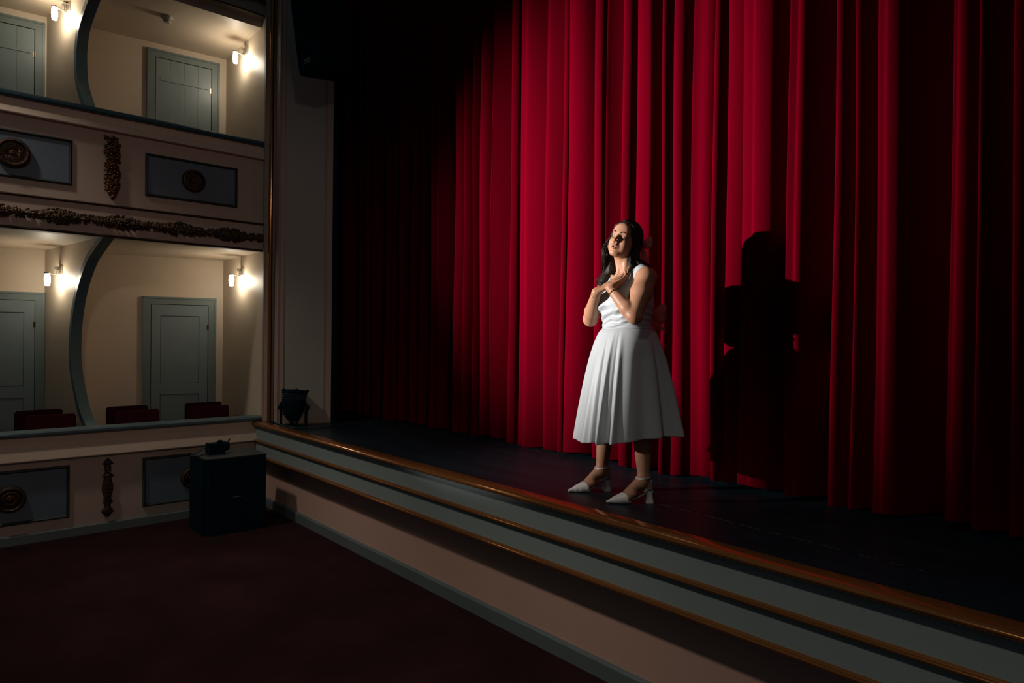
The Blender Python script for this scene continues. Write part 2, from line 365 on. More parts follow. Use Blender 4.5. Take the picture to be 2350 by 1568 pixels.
# ================================================================ ORNAMENT
# framed panels with a medallion
def wall_panel(yc, zc, w, h, label):
    root = empty('wall_panel', (XW,yc,zc-h/2), label=label, cat='panel', group='blue grey panels on the box fronts')
    bm = bmesh.new(); box(bm, (0,-w/2,0), (.006,w/2,h)); obj('field', bm, M['panel'], root)
    bm = bmesh.new(); t = .024; e = .02
    def ring(o, x): return [bm.verts.new((x, sy*(w/2-o), h/2+sz*(h/2-o))) for sy, sz in ((-1,-1),(1,-1),(1,1),(-1,1))]
    rs = [ring(-.004,0), ring(0,.018), ring(t*.45,.024), ring(t*.8,.012), ring(t,.006)]
    for a, b in zip(rs, rs[1:]):
        for k in range(4): bm.faces.new((a[k], a[(k+1) % 4], b[(k+1) % 4], b[k]))
    obj('moulded_frame', bm, M['frame'], root)
    return root
def medallion(yc, zc, r, style, label, x=XW+.006):
    root = empty('medallion', (x,yc,zc), label=label, cat='ornament', group=None)
    R = Matrix(((0,0,1,0),(1,0,0,0),(0,1,0,0),(0,0,0,1)))  # local z -> +x
    bm = bmesh.new()
    lathe(bm, [(r,0),(r,.012),(r*.98,.03),(r*.90,.046),(r*.80,.050),(r*.74,.042),(r*.70,.024),(r*.68,.016),(r*.2,.016)], R, 40)
    obj('rim', bm, M['bronzed'], root, auto=True)
    if style == 'sun':
        bm = bmesh.new()
        for k in range(26):
            a = 2*pi*k/26; c = Vector((.020, cos(a)*r*.43, sin(a)*r*.43))
            blob(bm, c, (.010, r*.23, r*.040), 1, Matrix.Rotation(a, 3, 'X'))
        obj('petals', bm, M['bronze'], root, smooth=True)
        bm = bmesh.new()
        for k in range(44):
            a = 2*pi*k/44; blob(bm, (.049, cos(a)*r*.80, sin(a)*r*.80), (.006,.006,.006), 1)
        obj('beading', bm, M['bronze'], root, smooth=True)
        bm = bmesh.new()
        for k in range(7):
            a = 2*pi*k/7; blob(bm, (.03, cos(a)*r*.09, sin(a)*r*.09), (.012, r*.08, r*.08), 1)
        obj('boss', bm, M['bronze'], root, smooth=True)
    else:
        bm = bmesh.new(); lathe(bm, [(r*.66,.016),(r*.60,.034),(r*.50,.036),(r*.44,.020),(r*.34,.018),(r*.30,.040),(r*.20,.046),(r*.14,.036),(r*.10,.05),(r*.03,.056)], R, 32)
        obj('boss', bm, M['bronze'], root, auto=True)
    return root
wall_panel(2.02,3.40,.865,.41,'blue grey panel with dark frame on the balcony front, nearest the gilt corner rod')
wall_panel(.555,3.40,.865,.41,'blue grey panel on the balcony front, cut by the left edge of the photo')
wall_panel(2.02,.415,.865,.47,'blue grey panel low on the wall, half hidden behind the black floor speaker')
wall_panel(.555,.415,.865,.47,'blue grey panel low on the wall, left of the single gilt drop ornament near the floor')
medallion(2.02,3.405,.112,'sun','round gilt sunburst medallion in the balcony panel nearest the proscenium')
medallion(.555,3.405,.130,'sun','larger round gilt sunburst medallion at the left edge of the balcony front')
medallion(2.02,.41,.10,'ring','round gilt medallion low down, mostly hidden behind the black floor speaker')
medallion(.555,.41,.115,'ring','round gilt ringed medallion low on the wall at the left edge')

# vertical fruit drop (upper) and carved drop (lower)
def fruit_drop():
    root = empty('fruit_drop', (XW,1.305,3.13), label='vertical gilt drop of carved fruit between the balcony panels', cat='ornament')
    bm = bmesh.new(); r_ = random.Random(3); H = .565
    for k in range(300):
        t = r_.random(); z = H*t
        wd = .052*(1+.18*sin(t*19))*(min(1, t/.16)**.7)*(1.0 if t < .93 else .9)
        y = r_.uniform(-1, 1)*wd; x = .012+.03*(1-(y/.07)**2)*r_.uniform(.6, 1)
        s = r_.uniform(.009, .017)
        blob(bm, (x, y, z), (s, s*r_.uniform(.8,1.3), s), 1)
    obj('fruit', bm, M['bronze'], root, smooth=True)['kind'] = 'stuff'
    bm = bmesh.new()
    for k in range(34):
        t = r_.random(); sd = r_.choice((-1,1)); wd = .052*(min(1, t/.2)**.7)
        blob(bm, (.012, sd*(wd+.004), H*t), (.005,.016,.010), 1, Matrix.Rotation(r_.uniform(-1,1), 3, 'X'))
    blob(bm, (.012,-.05,H-.005), (.008,.028,.012), 1, Matrix.Rotation(-.5,3,'X')); blob(bm, (.012,.035,H-.01), (.008,.022,.012), 1, Matrix.Rotation(.6,3,'X'))
    obj('leaves', bm, M['bronzed'], root, smooth=True)['kind'] = 'stuff'
    bm = bmesh.new(); tube(bm, [(.012,.0,.0),(.012,.002,.03)], .01, 8); blob(bm, (.014,0,-.005), (.012,.012,.016), 1); obj('bud', bm, M['bronze'], root, smooth=True)
fruit_drop()
def carved_drop():
    root = empty('carved_drop', (XW,1.29,.125), label='gilt carved drop low on the wall, left of the black floor speaker', cat='ornament')
    prof = [(0,.0),(.018,.012),(.042,.045),(.050,.075),(.030,.09),(.026,.12),(.040,.15),(.030,.185),(.036,.21),(.048,.26),(.045,.31),(.036,.345),(.030,.375),(.044,.395),(.036,.41),(.022,.42),(.026,.45),(.030,.475),(.022,.495),(.040,.510),(.030,.53),(.014,.55),(.003,.56)]
    bm = bmesh.new(); rings = []
    for y, z in prof:
        rings.append([bm.verts.new((.004+.032*min(1,y/.03)*sin(pi*k/8), y*cos(pi*k/8), z)) for k in range(9)])
    for a, b in zip(rings, rings[1:]):
        for k in range(8): bm.faces.new((a[k], a[k+1], b[k+1], b[k]))
    for z, w in ((.062,.040),(.15,.030),(.395,.034),(.512,.030)):
        for s in (-1,1): blob(bm, (.020, s*w, z), (.012,.016,.012), 1)
    for k in range(12): blob(bm, (.036, .018*((k % 3)-1), .21+.035*(k//3)), (.007,.007,.016), 1)
    obj('scroll_body', bm, M['bronzed'], root, smooth=True)
    bm = bmesh.new(); R = Matrix.Translation((.028,0,.452)) @ Matrix(((0,0,1,0),(1,0,0,0),(0,1,0,0),(0,0,0,1)))
    lathe(bm, [(.024,0),(.024,.008),(.016,.010),(.014,.004),(.010,.004),(.007,.012),(.002,.014)], R, 20); obj('rosette', bm, M['bronze'], root, smooth=True)
carved_drop()
# long garland of fruit and leaves
def garland(z, y0, y1, label, seed):
    root = empty('fruit_garland', (XW+.014,y0,z), label=label, cat='garland')
    r_ = random.Random(seed); L = y1-y0; per = .50
    bm = bmesh.new(); b2 = bmesh.new()
    nb = int(L*620)
    for k in range(nb):
        y = r_.random()*L; ph = ((y+y0-2.735) % per)/per   # fat swag over most of the period, thin leafy link between
        fat = .30+.70*max(0, sin(pi*min(1, ph/.62)))**.6 if ph < .62 else .42+.16*sin(pi*(ph-.62)/.38*3)
        hw = .062*fat; dzv = max(-1, min(1, r_.gauss(0, .48)))*hw
        x = .010+.042*fat*(1-(dzv/hw)**2)*r_.uniform(.7, 1)
        s = r_.uniform(.010,.018)*(0.8+.3*fat)
        blob(bm if r_.random() < .3 else b2, (x, y, dzv), (s, s*r_.uniform(.8,1.5), s*r_.uniform(.7,1.1)), 1, Matrix.Rotation(r_.uniform(-1.5,1.5), 3, 'X'))
    obj('fruit', bm, M['bronze'], root, smooth=True)['kind'] = 'stuff'
    for k in range(int(L*60)):
        y = r_.random()*L; sd = r_.choice((-1,1)); ph = ((y+y0-2.735) % per)/per
        hw = .060*((.30+.70*max(0, sin(pi*min(1, ph/.62)))**.6) if ph < .62 else .55)
        blob(b2, (.012, y, sd*hw), (.006,.020,.011), 1, Matrix.Rotation(r_.uniform(-1,1)+sd*.4, 3, 'X'))
    obj('leaves', b2, M['bronzed'], root, smooth=True)['kind'] = 'stuff'
garland(2.90, Y0+2.9, 2.73, 'long dark gilt garland of fruit along the lower edge of the balcony front', 5)
garland(5.46, 1.9, 2.73, 'short visible end of a gilt garland above the upper box, top of the picture', 9)

# ================================================================ SCONCES
def sconce(loc, ang, label):
    """ang: plan angle of the wall normal"""
    root = empty('wall_sconce', loc, ang, label=label, cat='wall lamp', group='lit wall sconces in the boxes')
    # local +x = out of the wall
    bm = bmesh.new(); box(bm, (0,-.045,-.04), (.016,.045,.04), .003); obj('wall_plate', bm, M['chrome'], root)
    bm = bmesh.new(); box(bm, (.016,-.05,.005), (.05,-.01,.035), .003); tube(bm, [(.03,-.03,.01),(.03,-.03,-.035),(.04,-.02,-.045),(.12,.0,-.045)], .006, 8)
    tube(bm, [(.03,.02,-.045),(.12,.0,-.045)], .004, 6); obj('arm', bm, M['chrome'], root)
    bm = bmesh.new(); lathe(bm, [(.012,0),(.03,.004),(.03,.016),(.012,.024)], Matrix.Translation((.125,0,-.052)), 20); obj('cap', bm, M['chrome'], root, auto=True)
    bm = bmesh.new(); lathe(bm, [(.020,.0),(.0255,-.02),(.028,-.06),(.024,-.105),(.021,-.118),(.006,-.12)], Matrix.Translation((.125,0,-.052)), 20); obj('frosted_shade', bm, M['bulb'], root, smooth=True)
    return root
sconce((-7.80,Y1,2.585), -pi/2, 'lit sconce on the end wall of the lower box, next to the proscenium')
sconce((-7.74,Y1,5.10), -pi/2, 'lit sconce on the end wall of the upper box, nearest the gilt rod')
def part_norm(B):
    d = (Vector(B)-Vector((XW,1.25))).normalized(); n = Vector((-d.y, d.x))
    if n.y > 0: n = -n
    return d, n
for B, s, z, lb in ((LC,1.19,2.515,'lit sconce on the curved partition in the lower box at the left edge'),(LU,.88,5.15,'lit sconce on the partition at the top left corner, above a door')):
    d_, n_ = part_norm(B); q = Vector((XW,1.25))+d_*s+n_*.0
    sconce((q.x, q.y, z), math.atan2(n_.y, n_.x), lb)
# smoke detector
root = empty('smoke_detector', (-7.73,1.90,5.215), label='small round smoke detector on the ceiling of the upper box', cat='smoke detector')
bm = bmesh.new(); lathe(bm, [(.055,0),(.055,-.014),(.048,-.03),(.02,-.034)], seg=28); obj('base_disc', bm, M['plastic'], root, auto=True)
bm = bmesh.new(); lathe(bm, [(.036,-.03),(.036,-.052),(.028,-.062),(.006,-.063)], seg=28); obj('sensor_cage', bm, M['plastic'], root, auto=True)

# ================================================================ CHAIRS in the lower boxes
def chair():
    root = empty('box_chair', (0,0,0))
    bm = bmesh.new(); box(bm, (-.21,-.195,.42), (.21,.195,.49), .015); obj('seat', bm, M['seat'], root)
    bm = bmesh.new(); box(bm, (.17,-.195,.52), (.215,.195,.83), .012); obj('backrest', bm, M['seat'], root)
    for sx in (-1,1):
        for sy in (-1,1):
            bm = bmesh.new(); box(bm, (sx*.18-.016,sy*.165-.016,0), (sx*.18+.016,sy*.165+.016,.44 if sx < 0 else .55)); obj('leg', bm, M['chairm'], root)
    return root
c0 = chair(); first = True
CH = [(-8.22,.84,.03,.30,'rear one of two dark red chair backs in the leftmost lower box'),
      (-7.70,.89,-.02,.235,'front one of two dark red chair backs in the leftmost lower box'),
      (-8.16,1.60,.03,.275,'dark red chair back right of the curved partition, rear of the pair'),
      (-7.66,1.60,-.02,.245,'dark red chair back just right of the curved partition, front of the pair'),
      (-8.13,2.36,.0,.30,'rear one of two dark red chair backs in front of the panelled door'),
      (-7.67,2.29,.0,.25,'front one of two dark red chair backs beside the proscenium wall')]
for x, y, a, z, lb in CH:
    c = c0 if first else copy_tree(c0); first = False
    c.location = (x, y, z if False else .26); c.rotation_euler = (0, 0, a)
    tag(c, lb, 'chair', 'dark red chairs in the lower boxes')

# ================================================================ EQUIPMENT
# hanging loudspeaker
root = empty('hanging_loudspeaker', (-6.207,2.70,4.364), radians(11.5), label='black loudspeaker hung high beside the curtain with a small name badge', cat='loudspeaker')
tilt = Matrix.Rotation(radians(9.5), 4, 'X')
def rotbm(bm, m): bmesh.ops.transform(bm, matrix=m, verts=bm.verts)
bm = bmesh.new()
pl = [(0,0),(.355,0),(.30,.41),(.02,.41)]
lo = [bm.verts.new((x, y, 0)) for x, y in pl]; hi = [bm.verts.new((x, y, .715)) for x, y in pl]
bm.faces.new(lo); bm.faces.new(hi)
for i in range(4): bm.faces.new((lo[i], lo[(i+1) % 4], hi[(i+1) % 4], hi[i]))
bmesh.ops.bevel(bm, geom=list(bm.edges), offset=.010, segments=2, affect='EDGES'); rotbm(bm, tilt); obj('cabinet', bm, M['black'], root)
bm = bmesh.new(); box(bm, (.012,-.012,.02), (.325,.004,.70), .004); rotbm(bm, tilt); gr = obj('grille', bm, M['blackf'], root)
bm = bmesh.new(); box(bm, (.333,-.006,.02), (.338,.002,.70), .001); rotbm(bm, tilt); obj('edge_strip', bm, M['blacktop'], root)
fc = bpy.data.curves.new('badge_text', 'FONT'); fc.body = 'MARTIN'; fc.size = .042; fc.extrude = .001; fc.align_x = 'CENTER'
tob = bpy.data.objects.new('tmp', fc); COL.objects.link(tob); bpy.context.view_layer.update()
tm = bpy.data.meshes.new_from_object(tob.evaluated_get(bpy.context.evaluated_depsgraph_get())); bpy.data.objects.remove(tob)
tm.transform(tilt @ Matrix.Translation((.152,-.0145,.098)) @ Matrix.Rotation(pi/2, 4, 'X') @ Matrix.Diagonal((.60,1.0,1,1)))
bm = bmesh.new(); bm.from_mesh(tm); b2 = bmesh.new(); box(b2, (.097,-.0145,.086), (.207,-.013,.090)); rotbm(b2, tilt)
t2 = bpy.data.meshes.new('t'); b2.to_mesh(t2); bm.from_mesh(t2); b2.free(); obj('name_badge', bm, M['badge'], gr)
bm = bmesh.new(); tube(bm, [(.16,.1,.70),(.16,.12,1.2),(.16,.12,2.1)], .018, 8); obj('hanging_bracket', bm, M['black'], root)

# floor subwoofer with a small lighting transformer on it
root = empty('floor_loudspeaker', (-6.62,2.20,0), 0, label='large black bass loudspeaker on the carpet in the corner below the stage', cat='loudspeaker')
bm = bmesh.new(); vs = box(bm, (-.25,-.29,.0), (.25,.29,.705)); 
es = [e for e in bm.edges if abs(e.verts[0].co.z-e.verts[1].co.z) > .5]
bmesh.ops.bevel(bm, geom=es, offset=.05, segments=3, affect='EDGES'); obj('cabinet', bm, M['black'], root, auto=True)
bm = bmesh.new(); box(bm, (.250,-.23,.04), (.256,.25,.66), .002); obj('grille', bm, M['blackf'], root)
bm = bmesh.new(); box(bm, (.256,-.04,.335), (.259,.05,.342)); obj('badge_strip', bm, M['greymark'], root)
bm = bmesh.new(); prism(bm, [(-.235,-.24),(-.20,-.275),(.20,-.275),(.235,-.24),(.24,.28),(-.24,.28)], .705, .712); obj('top_board', bm, M['blacktop'], root)  # top sheet in a greyer black than the cabinet
root = empty('small_spotlight', (-6.66,2.12,.712), radians(95), label='small black spotlight lying on top of the bass loudspeaker', cat='stage light')
bm = bmesh.new(); lathe(bm, [(.045,-.10),(.05,-.095),(.05,.06),(.036,.095),(.02,.10)], Matrix.Translation((0,0,.062)) @ Matrix.Rotation(pi/2, 4, 'Y'), 20); obj('housing', bm, M['black'], root, auto=True)
bm = bmesh.new(); box(bm, (-.105,-.055,0), (-.06,.055,.105), .006); obj('rear_box', bm, M['black'], root)
bm = bmesh.new(); box(bm, (-.04,-.062,.0), (.04,-.052,.10), .003); box(bm, (-.04,.052,.0), (.04,.062,.10), .003); box(bm, (-.04,-.062,0), (.04,.062,.010), .002); obj('yoke', bm, M['black'], root)
bm = bmesh.new(); blob(bm, (.01,-.01,.118), (.028,.02,.012), 2); obj('top_knob', bm, M['black'], root, smooth=True)
bm = bmesh.new(); tube(bm, [(.085,.0,.08),(.105,.0,.125),(.115,.0,.128)], .007, 6); obj('clamp_hook', bm, M['black'], root, smooth=True)
bm = bmesh.new(); tube(bm, [(-.10,.0,.07),(-.14,.01,.06),(-.20,.03,.02),(-.235,.05,.005),(-.25,.02,.004),(-.20,-.04,.004),(-.13,-.05,.02),(-.10,-.04,.03)], .005, 6); obj('cable', bm, M['rubber'], root, smooth=True)

# par lamp on the stage corner
root = empty('par_lamp', (-6.645,2.86,.922), radians(40), label='black par can stage light on the floor at the stage corner', cat='stage light')
Rt = Matrix.Translation((0,0,.21)) @ Matrix.Rotation(radians(-10), 4, 'X')
bm = bmesh.new(); lathe(bm, [(.03,-.155),(.055,-.15),(.085,-.10),(.108,-.035),(.118,.02),(.120,.04),(.122,.13),(.118,.145),(.108,.145),(.106,.06),(.04,.02)], Rt, 32)
obj('can_housing', bm, M['black'], root, auto=True)
bm = bmesh.new()
for k in range(30):
    a = 2*pi*k/30
    for j in range(3):
        q = Rt @ Vector((.1215*cos(a+.1*j), .1215*sin(a+.1*j), .065+.022*j)); blob(bm, q, (.0042,.0042,.0042), 1)
obj('vent_holes', bm, M['led'], root)
bm = bmesh.new(); lathe(bm, [(.123,.125),(.130,.125),(.130,.150),(.123,.155),(.110,.155),(.110,.15)], Rt, 32)
for a in (.4,2.2,4.0,5.3): 
    q = Rt @ Vector((.12*cos(a),.12*sin(a),.155)); blob(bm, q, (.022,.022,.016), 1)
obj('filter_ring', bm, M['black'], root)
for s in (-1,1):
    bm = bmesh.new(); box(bm, (s*.138-.004,-.02,.0), (s*.138+.004,.02,.24), .002); obj('yoke_arm', bm, M['black'], root)
    bm = bmesh.new(); lathe(bm, [(.010,0),(.024,.004),(.026,.02),(.014,.026)], Matrix.Translation((s*.142,0,.19)) @ Matrix.Rotation(s*pi/2, 4, 'Y'), 12); obj('locking_knob', bm, M['black'], root, auto=True)
bm = bmesh.new(); box(bm, (-.142,-.02,0), (.142,.02,.007)); obj('yoke_foot', bm, M['black'], root)
bm = bmesh.new()
for s in (-1,1): tube(bm, [(s*.02,0,.075),(s*.025,.01,.03),(s*.03,.03,.012)], .008, 8)
obj('rear_lead', bm, M['rubber'], root)
bm = bmesh.new(); tube(bm, [(-6.93,2.76,.944),(-6.94,2.755,.946),(-6.95,2.76,.932),(-6.80,2.735,.940),(-6.55,2.725,.940),(-6.30,2.75,.940),(-6.28,3.05,.931),(-6.25,3.35,.931)], .007, 6)
tag(obj('power_cable', bm, M['rubber'], None, smooth=True), 'black cable curling on the stage floor around the par can', 'cable')

# marks on the stage floor: a joint line and a pale line painted as lit floor
bm = bmesh.new()
for a, b, w in (((-2.62,2.66),(-2.24,3.06),.0035),((-5.2,3.28),(-4.2,3.24),.002)): 
    A = Vector(a); B = Vector(b); d = (B-A).normalized(); n_ = Vector((-d.y, d.x))*w
    bm = bmesh.new(); prism(bm, [tuple(A), tuple(B), tuple(B+n_), tuple(A+n_)], .9215, .9226)
    obj('trim_30', bm, M['gap'])['kind'] = 'structure'
bm = bmesh.new(); r_ = random.Random(4)
x = -2.26
while x < -.9:
    l_ = r_.uniform(.03,.12); y = 3.12-(x+2.26)*.05+r_.uniform(-.004,.004); w = r_.uniform(.002,.005)*max(.3, 1-(x+2.3)/1.2)
    prism(bm, [(x,y),(x+l_,y-l_*.05),(x+l_,y-l_*.05+w),(x,y+w)], .9215, .9227); x += l_+r_.uniform(.0,.03)+.05*max(0,(x+2.1))
for k in range(26): 
    a, b = r_.uniform(-4.5,-.8), r_.uniform(2.75,3.6); s = r_.uniform(.0015,.004); prism(bm, [(a,b),(a+s,b),(a+s,b+s),(a,b+s)], .9215, .9228)
tag(obj('lit_line_and_specks', bm, M['greymark']), 'pale line of painted light and specks of dust on the black stage floor', 'floor marks', kind='stuff')

# ================================================================ CURTAIN
def curtain():
    # each fold's visible face along the stage: x from, x to, and how squarely its two ends face the follow spot
    SEG = [(-7.410,-7.299,0.5,0.1),(-7.062,-6.958,0.6,0.1),(-6.897,-6.816,0.5,0.1),(-6.746,-6.600,0.6,0.15),(-6.439,-6.366,0.6,0.1),(-6.320,-6.230,0.5,0.2),(-6.151,-6.073,0.7,0.1),(-5.929,-5.854,0.7,0.1),(-5.773,-5.669,0.6,0.15),(-5.552,-5.491,0.7,0.3),(-5.468,-5.342,0.5,0.15),(-5.149,-5.072,0.7,0.3),(-5.045,-4.991,0.6,0.1),(-4.884,-4.845,0.4,0.1),(-4.780,-4.704,0.8,0.2),(-4.623,-4.344,0.5,0.3),(-4.338,-4.298,0.7,0.3),(-4.253,-4.197,1,0.75),(-4.192,-4.148,1,0.7),(-4.148,-3.936,0.7,0.4),(-3.936,-3.910,1,0.9),(-3.910,-3.750,0.7,0.4),(-3.750,-3.716,0.95,0.4),(-3.663,-3.541,1,0.5),(-3.537,-3.469,0.45,0.15),(-3.375,-3.319,1,0.5),(-3.255,-3.110,0.3,0.6),(-3.110,-3.058,1,0.3),(-3.002,-2.898,1,0.6),(-2.751,-2.729,0.8,0.5),(-2.683,-2.623,1,0.3),(-2.545,-2.481,0.55,0.9),(-2.481,-2.413,0.9,0.15),(-2.381,-2.349,0.9,0.3),(-2.293,-2.208,0.9,0.5),(-2.205,-2.175,0.4,0.15),(-2.160,-2.088,0.95,0.65),(-2.088,-1.995,0.85,0.25),(-1.876,-1.831,0.5,0.5),(-1.826,-1.790,1,0.2),(-1.614,-1.581,0.8,0.15),(-1.506,-1.484,0.35,0.1),(-1.377,-1.339,0.75,0.6),(-1.339,-1.282,0.7,0.08),(-1.041,-1.022,0.4,0.4),(-1.021,-0.980,0.8,0.1),(-0.926,-0.907,0.25,0.1),(-0.801,-0.767,0.6,0.1),(-0.618,-0.573,0.7,0.1),(-0.429,-0.375,0.7,0.1),(-0.220,-0.183,0.7,0.1)]
    Yf = 3.80; LX, LY = -6.75, -3.15
    pts = [(-9.0, Yf+.15), (-8.2, Yf+.05), (-7.9, Yf+.12)]
    def al(x): return math.atan2(max(x-LX, -.4), Yf-LY)
    x, y = None, Yf; vis = 0
    for i, (a, b, c0, c1) in enumerate(SEG):
        w = b-a
        if x is None or a-SEG[i-1][1] > .006:
            yn = Yf+(.025*sin(i*1.9) if a > -4.6 else .01*sin(i*2.7))
            if x is not None:
                # shaded flank running back, then the cloth folds under and returns
                g = a-x; A = al(x); ph = pi/2-A+radians(7)
                cot = 1/math.tan(ph); sl = abs(a)/Yf
                D = max(.035, (g+(yn-y)*0)/(cot+sl)+.03); D = min(D, .55)
                n_ = max(3, int(D/.02))
                for k in range(1, n_+1): pts.append((x+cot*D*k/n_*.9, y+D*k/n_))
                vx, vy = pts[-1]
                ud = min(.45*w, .05+.2*D)
                R_ = max(vx+.012, a+ud*.4)
                pts.append((.5*(vx+R_)+.004, vy+.018)); pts.append((R_, vy+.004 if vy > yn else yn+.03))
                pts.append((a+ud*.55, yn+.45*max(.02, vy-yn))); pts.append((a+ud*.15, yn+.012)); 
            x, y = a, yn
            pts.append((x, y))
        elif c0 > .55 and c0**1.7 > SEG[i-1][3]**1.7+.12 and y > yn+.004:
            pts.append((a+.003, .5*(y+yn))); x, y = a, yn; pts.append((x, y))
        n = max(3, int(w/.012))
        for k in range(n):
            t = (k+.5)/n; c = (c0+(c1-c0)*t)**1.7; ph = math.acos(min(1, c))-al(x)
            ph = min(ph, radians(80)); dx = w/n
            x += dx; y += dx*math.tan(ph); pts.append((x, y))
    P = np.array(pts); cv = []
    for b_, c_ in zip(P[:-1], P[1:]):
        m = max(1, int(np.linalg.norm(c_-b_)/.006))
        for k in range(m): cv.append(b_+(c_-b_)*k/m)
    cv = np.array(cv)
    ker = np.array([1,2,3,2,1.])/9
    for _ in range(1):
        pad = np.pad(cv, ((2,2),(0,0)), 'edge'); cv = np.stack([np.convolve(pad[:, k], ker, 'valid') for k in range(2)], 1)
    Z = np.concatenate([[.945,.96,.985],np.linspace(1.05,6.2,40)])
    V = []
    for z in Z:
        h = (z-.945)/3
        sway = .012*np.sin(cv[:,0]*3.1+h*2.0)*(h-.65) + .010*np.sin(cv[:,0]*11+h*3.3)*(h-.65) + (-.018*(1-h)*0)
        flare = .030*np.clip(1-h*1.2, 0, 1)*np.sin(cv[:,0]*7.3)
        yy = Yf+(cv[:,1]-Yf)*(1+.05*np.sin(cv[:,0]*2.3+h*2.4))+.01*np.sin(cv[:,0]*9+h*4)
        V.append(np.stack([cv[:,0]+sway+flare*.25, yy, np.full(len(cv), z)+(.012*np.sin(cv[:,0]*5)+.008*np.sin(cv[:,0]*17) if z < 1.0 else 0)], 1))
    V = np.array(V); R, Cn = V.shape[:2]
    idx = np.arange(R*Cn).reshape(R, Cn)
    faces = np.stack([idx[:-1,:-1], idx[:-1,1:], idx[1:,1:], idx[1:,:-1]], -1).reshape(-1, 4)
    me = pdata(V.reshape(-1,3).tolist(), faces.tolist())
    o = link('stage_curtain', me, M['velvet'], None, True)
    tag(o, 'huge crimson velvet stage curtain hanging in deep vertical folds behind the woman', 'curtain')
    # stitched hem line
    hv = V[4]*1.0; bm = bmesh.new()
    hv[:,1] -= .004
    step = hv[::2]
    a = [bm.verts.new((p[0],p[1],1.135)) for p in step]; b = [bm.verts.new((p[0],p[1]-.0012,1.1385)) for p in step]; c = [bm.verts.new((p[0],p[1]+.0,1.142)) for p in step]
    for i in range(len(step)-1): bm.faces.new((a[i],a[i+1],b[i+1],b[i])); bm.faces.new((b[i],b[i+1],c[i+1],c[i]))
    bm.free()
curtain()

# ================================================================ SDF SURFACES (for the figure)
class G:
    """a set of primitives blended by smooth union, meshed with surface nets"""
    def __init__(s): s.p = []
    def add(s, kind, k, *a): s.p.append((kind, k, a)); return s
    def ell(s, c, r, k=.02, rot=None): return s.add('ell', k, np.array(c, float), np.array(r, float), None if rot is None else np.array(rot))
    def cap(s, a, b, ra, rb=None, k=.02, flat=None): return s.add('cap', k, np.array(a, float), np.array(b, float), ra, ra if rb is None else rb)
    def cut(s, f, k=.004): return s.add('cut', k, f)            # subtract where f(p) < 0
def prim(P, kind, a):
    if kind == 'ell':
        q = P-a[0]
        if a[2] is not None: q = q @ a[2]        # rows to local
        k0 = np.linalg.norm(q/a[1], axis=1); k1 = np.linalg.norm(q/(a[1]**2), axis=1)
        return k0*(k0-1)/np.maximum(k1, 1e-6)
    A, B, ra, rb = a
    ba = B-A; t = np.clip(((P-A) @ ba)/(ba @ ba), 0, 1)
    return np.linalg.norm(P-A-t[:, None]*ba, axis=1)-(ra+(rb-ra)*t)
def sdf(P, prims):
    d = np.full(len(P), 9.)
    for kind, k, a in prims:
        if kind == 'cut':
            c = -a[0](P); h = np.clip(.5+.5*(c-d)/k, 0, 1); d = d+(c-d)*h+k*h*(1-h); continue
        if kind == 'sub':
            c = -prim(P, a[0], a[1:]); h = np.clip(.5+.5*(c-d)/k, 0, 1); d = d+(c-d)*h+k*h*(1-h); continue
        e = prim(P, kind, a)
        h = np.clip(.5+.5*(d-e)/k, 0, 1); d = d+(e-d)*h-k*h*(1-h)
    return d
def cull(c, R, prims):
    out = []; best = 9.
    ds = []
    for pr in prims:
        if pr[0] in ('cut', 'sub'): ds.append(-9); continue
        e = prim(c[None], pr[0], pr[2])[0]; ds.append(e); best = min(best, e)
    for pr, e in zip(prims, ds):
        if e < best+2*R+pr[1]+.012 or e == -9: out.append(pr)
    return out
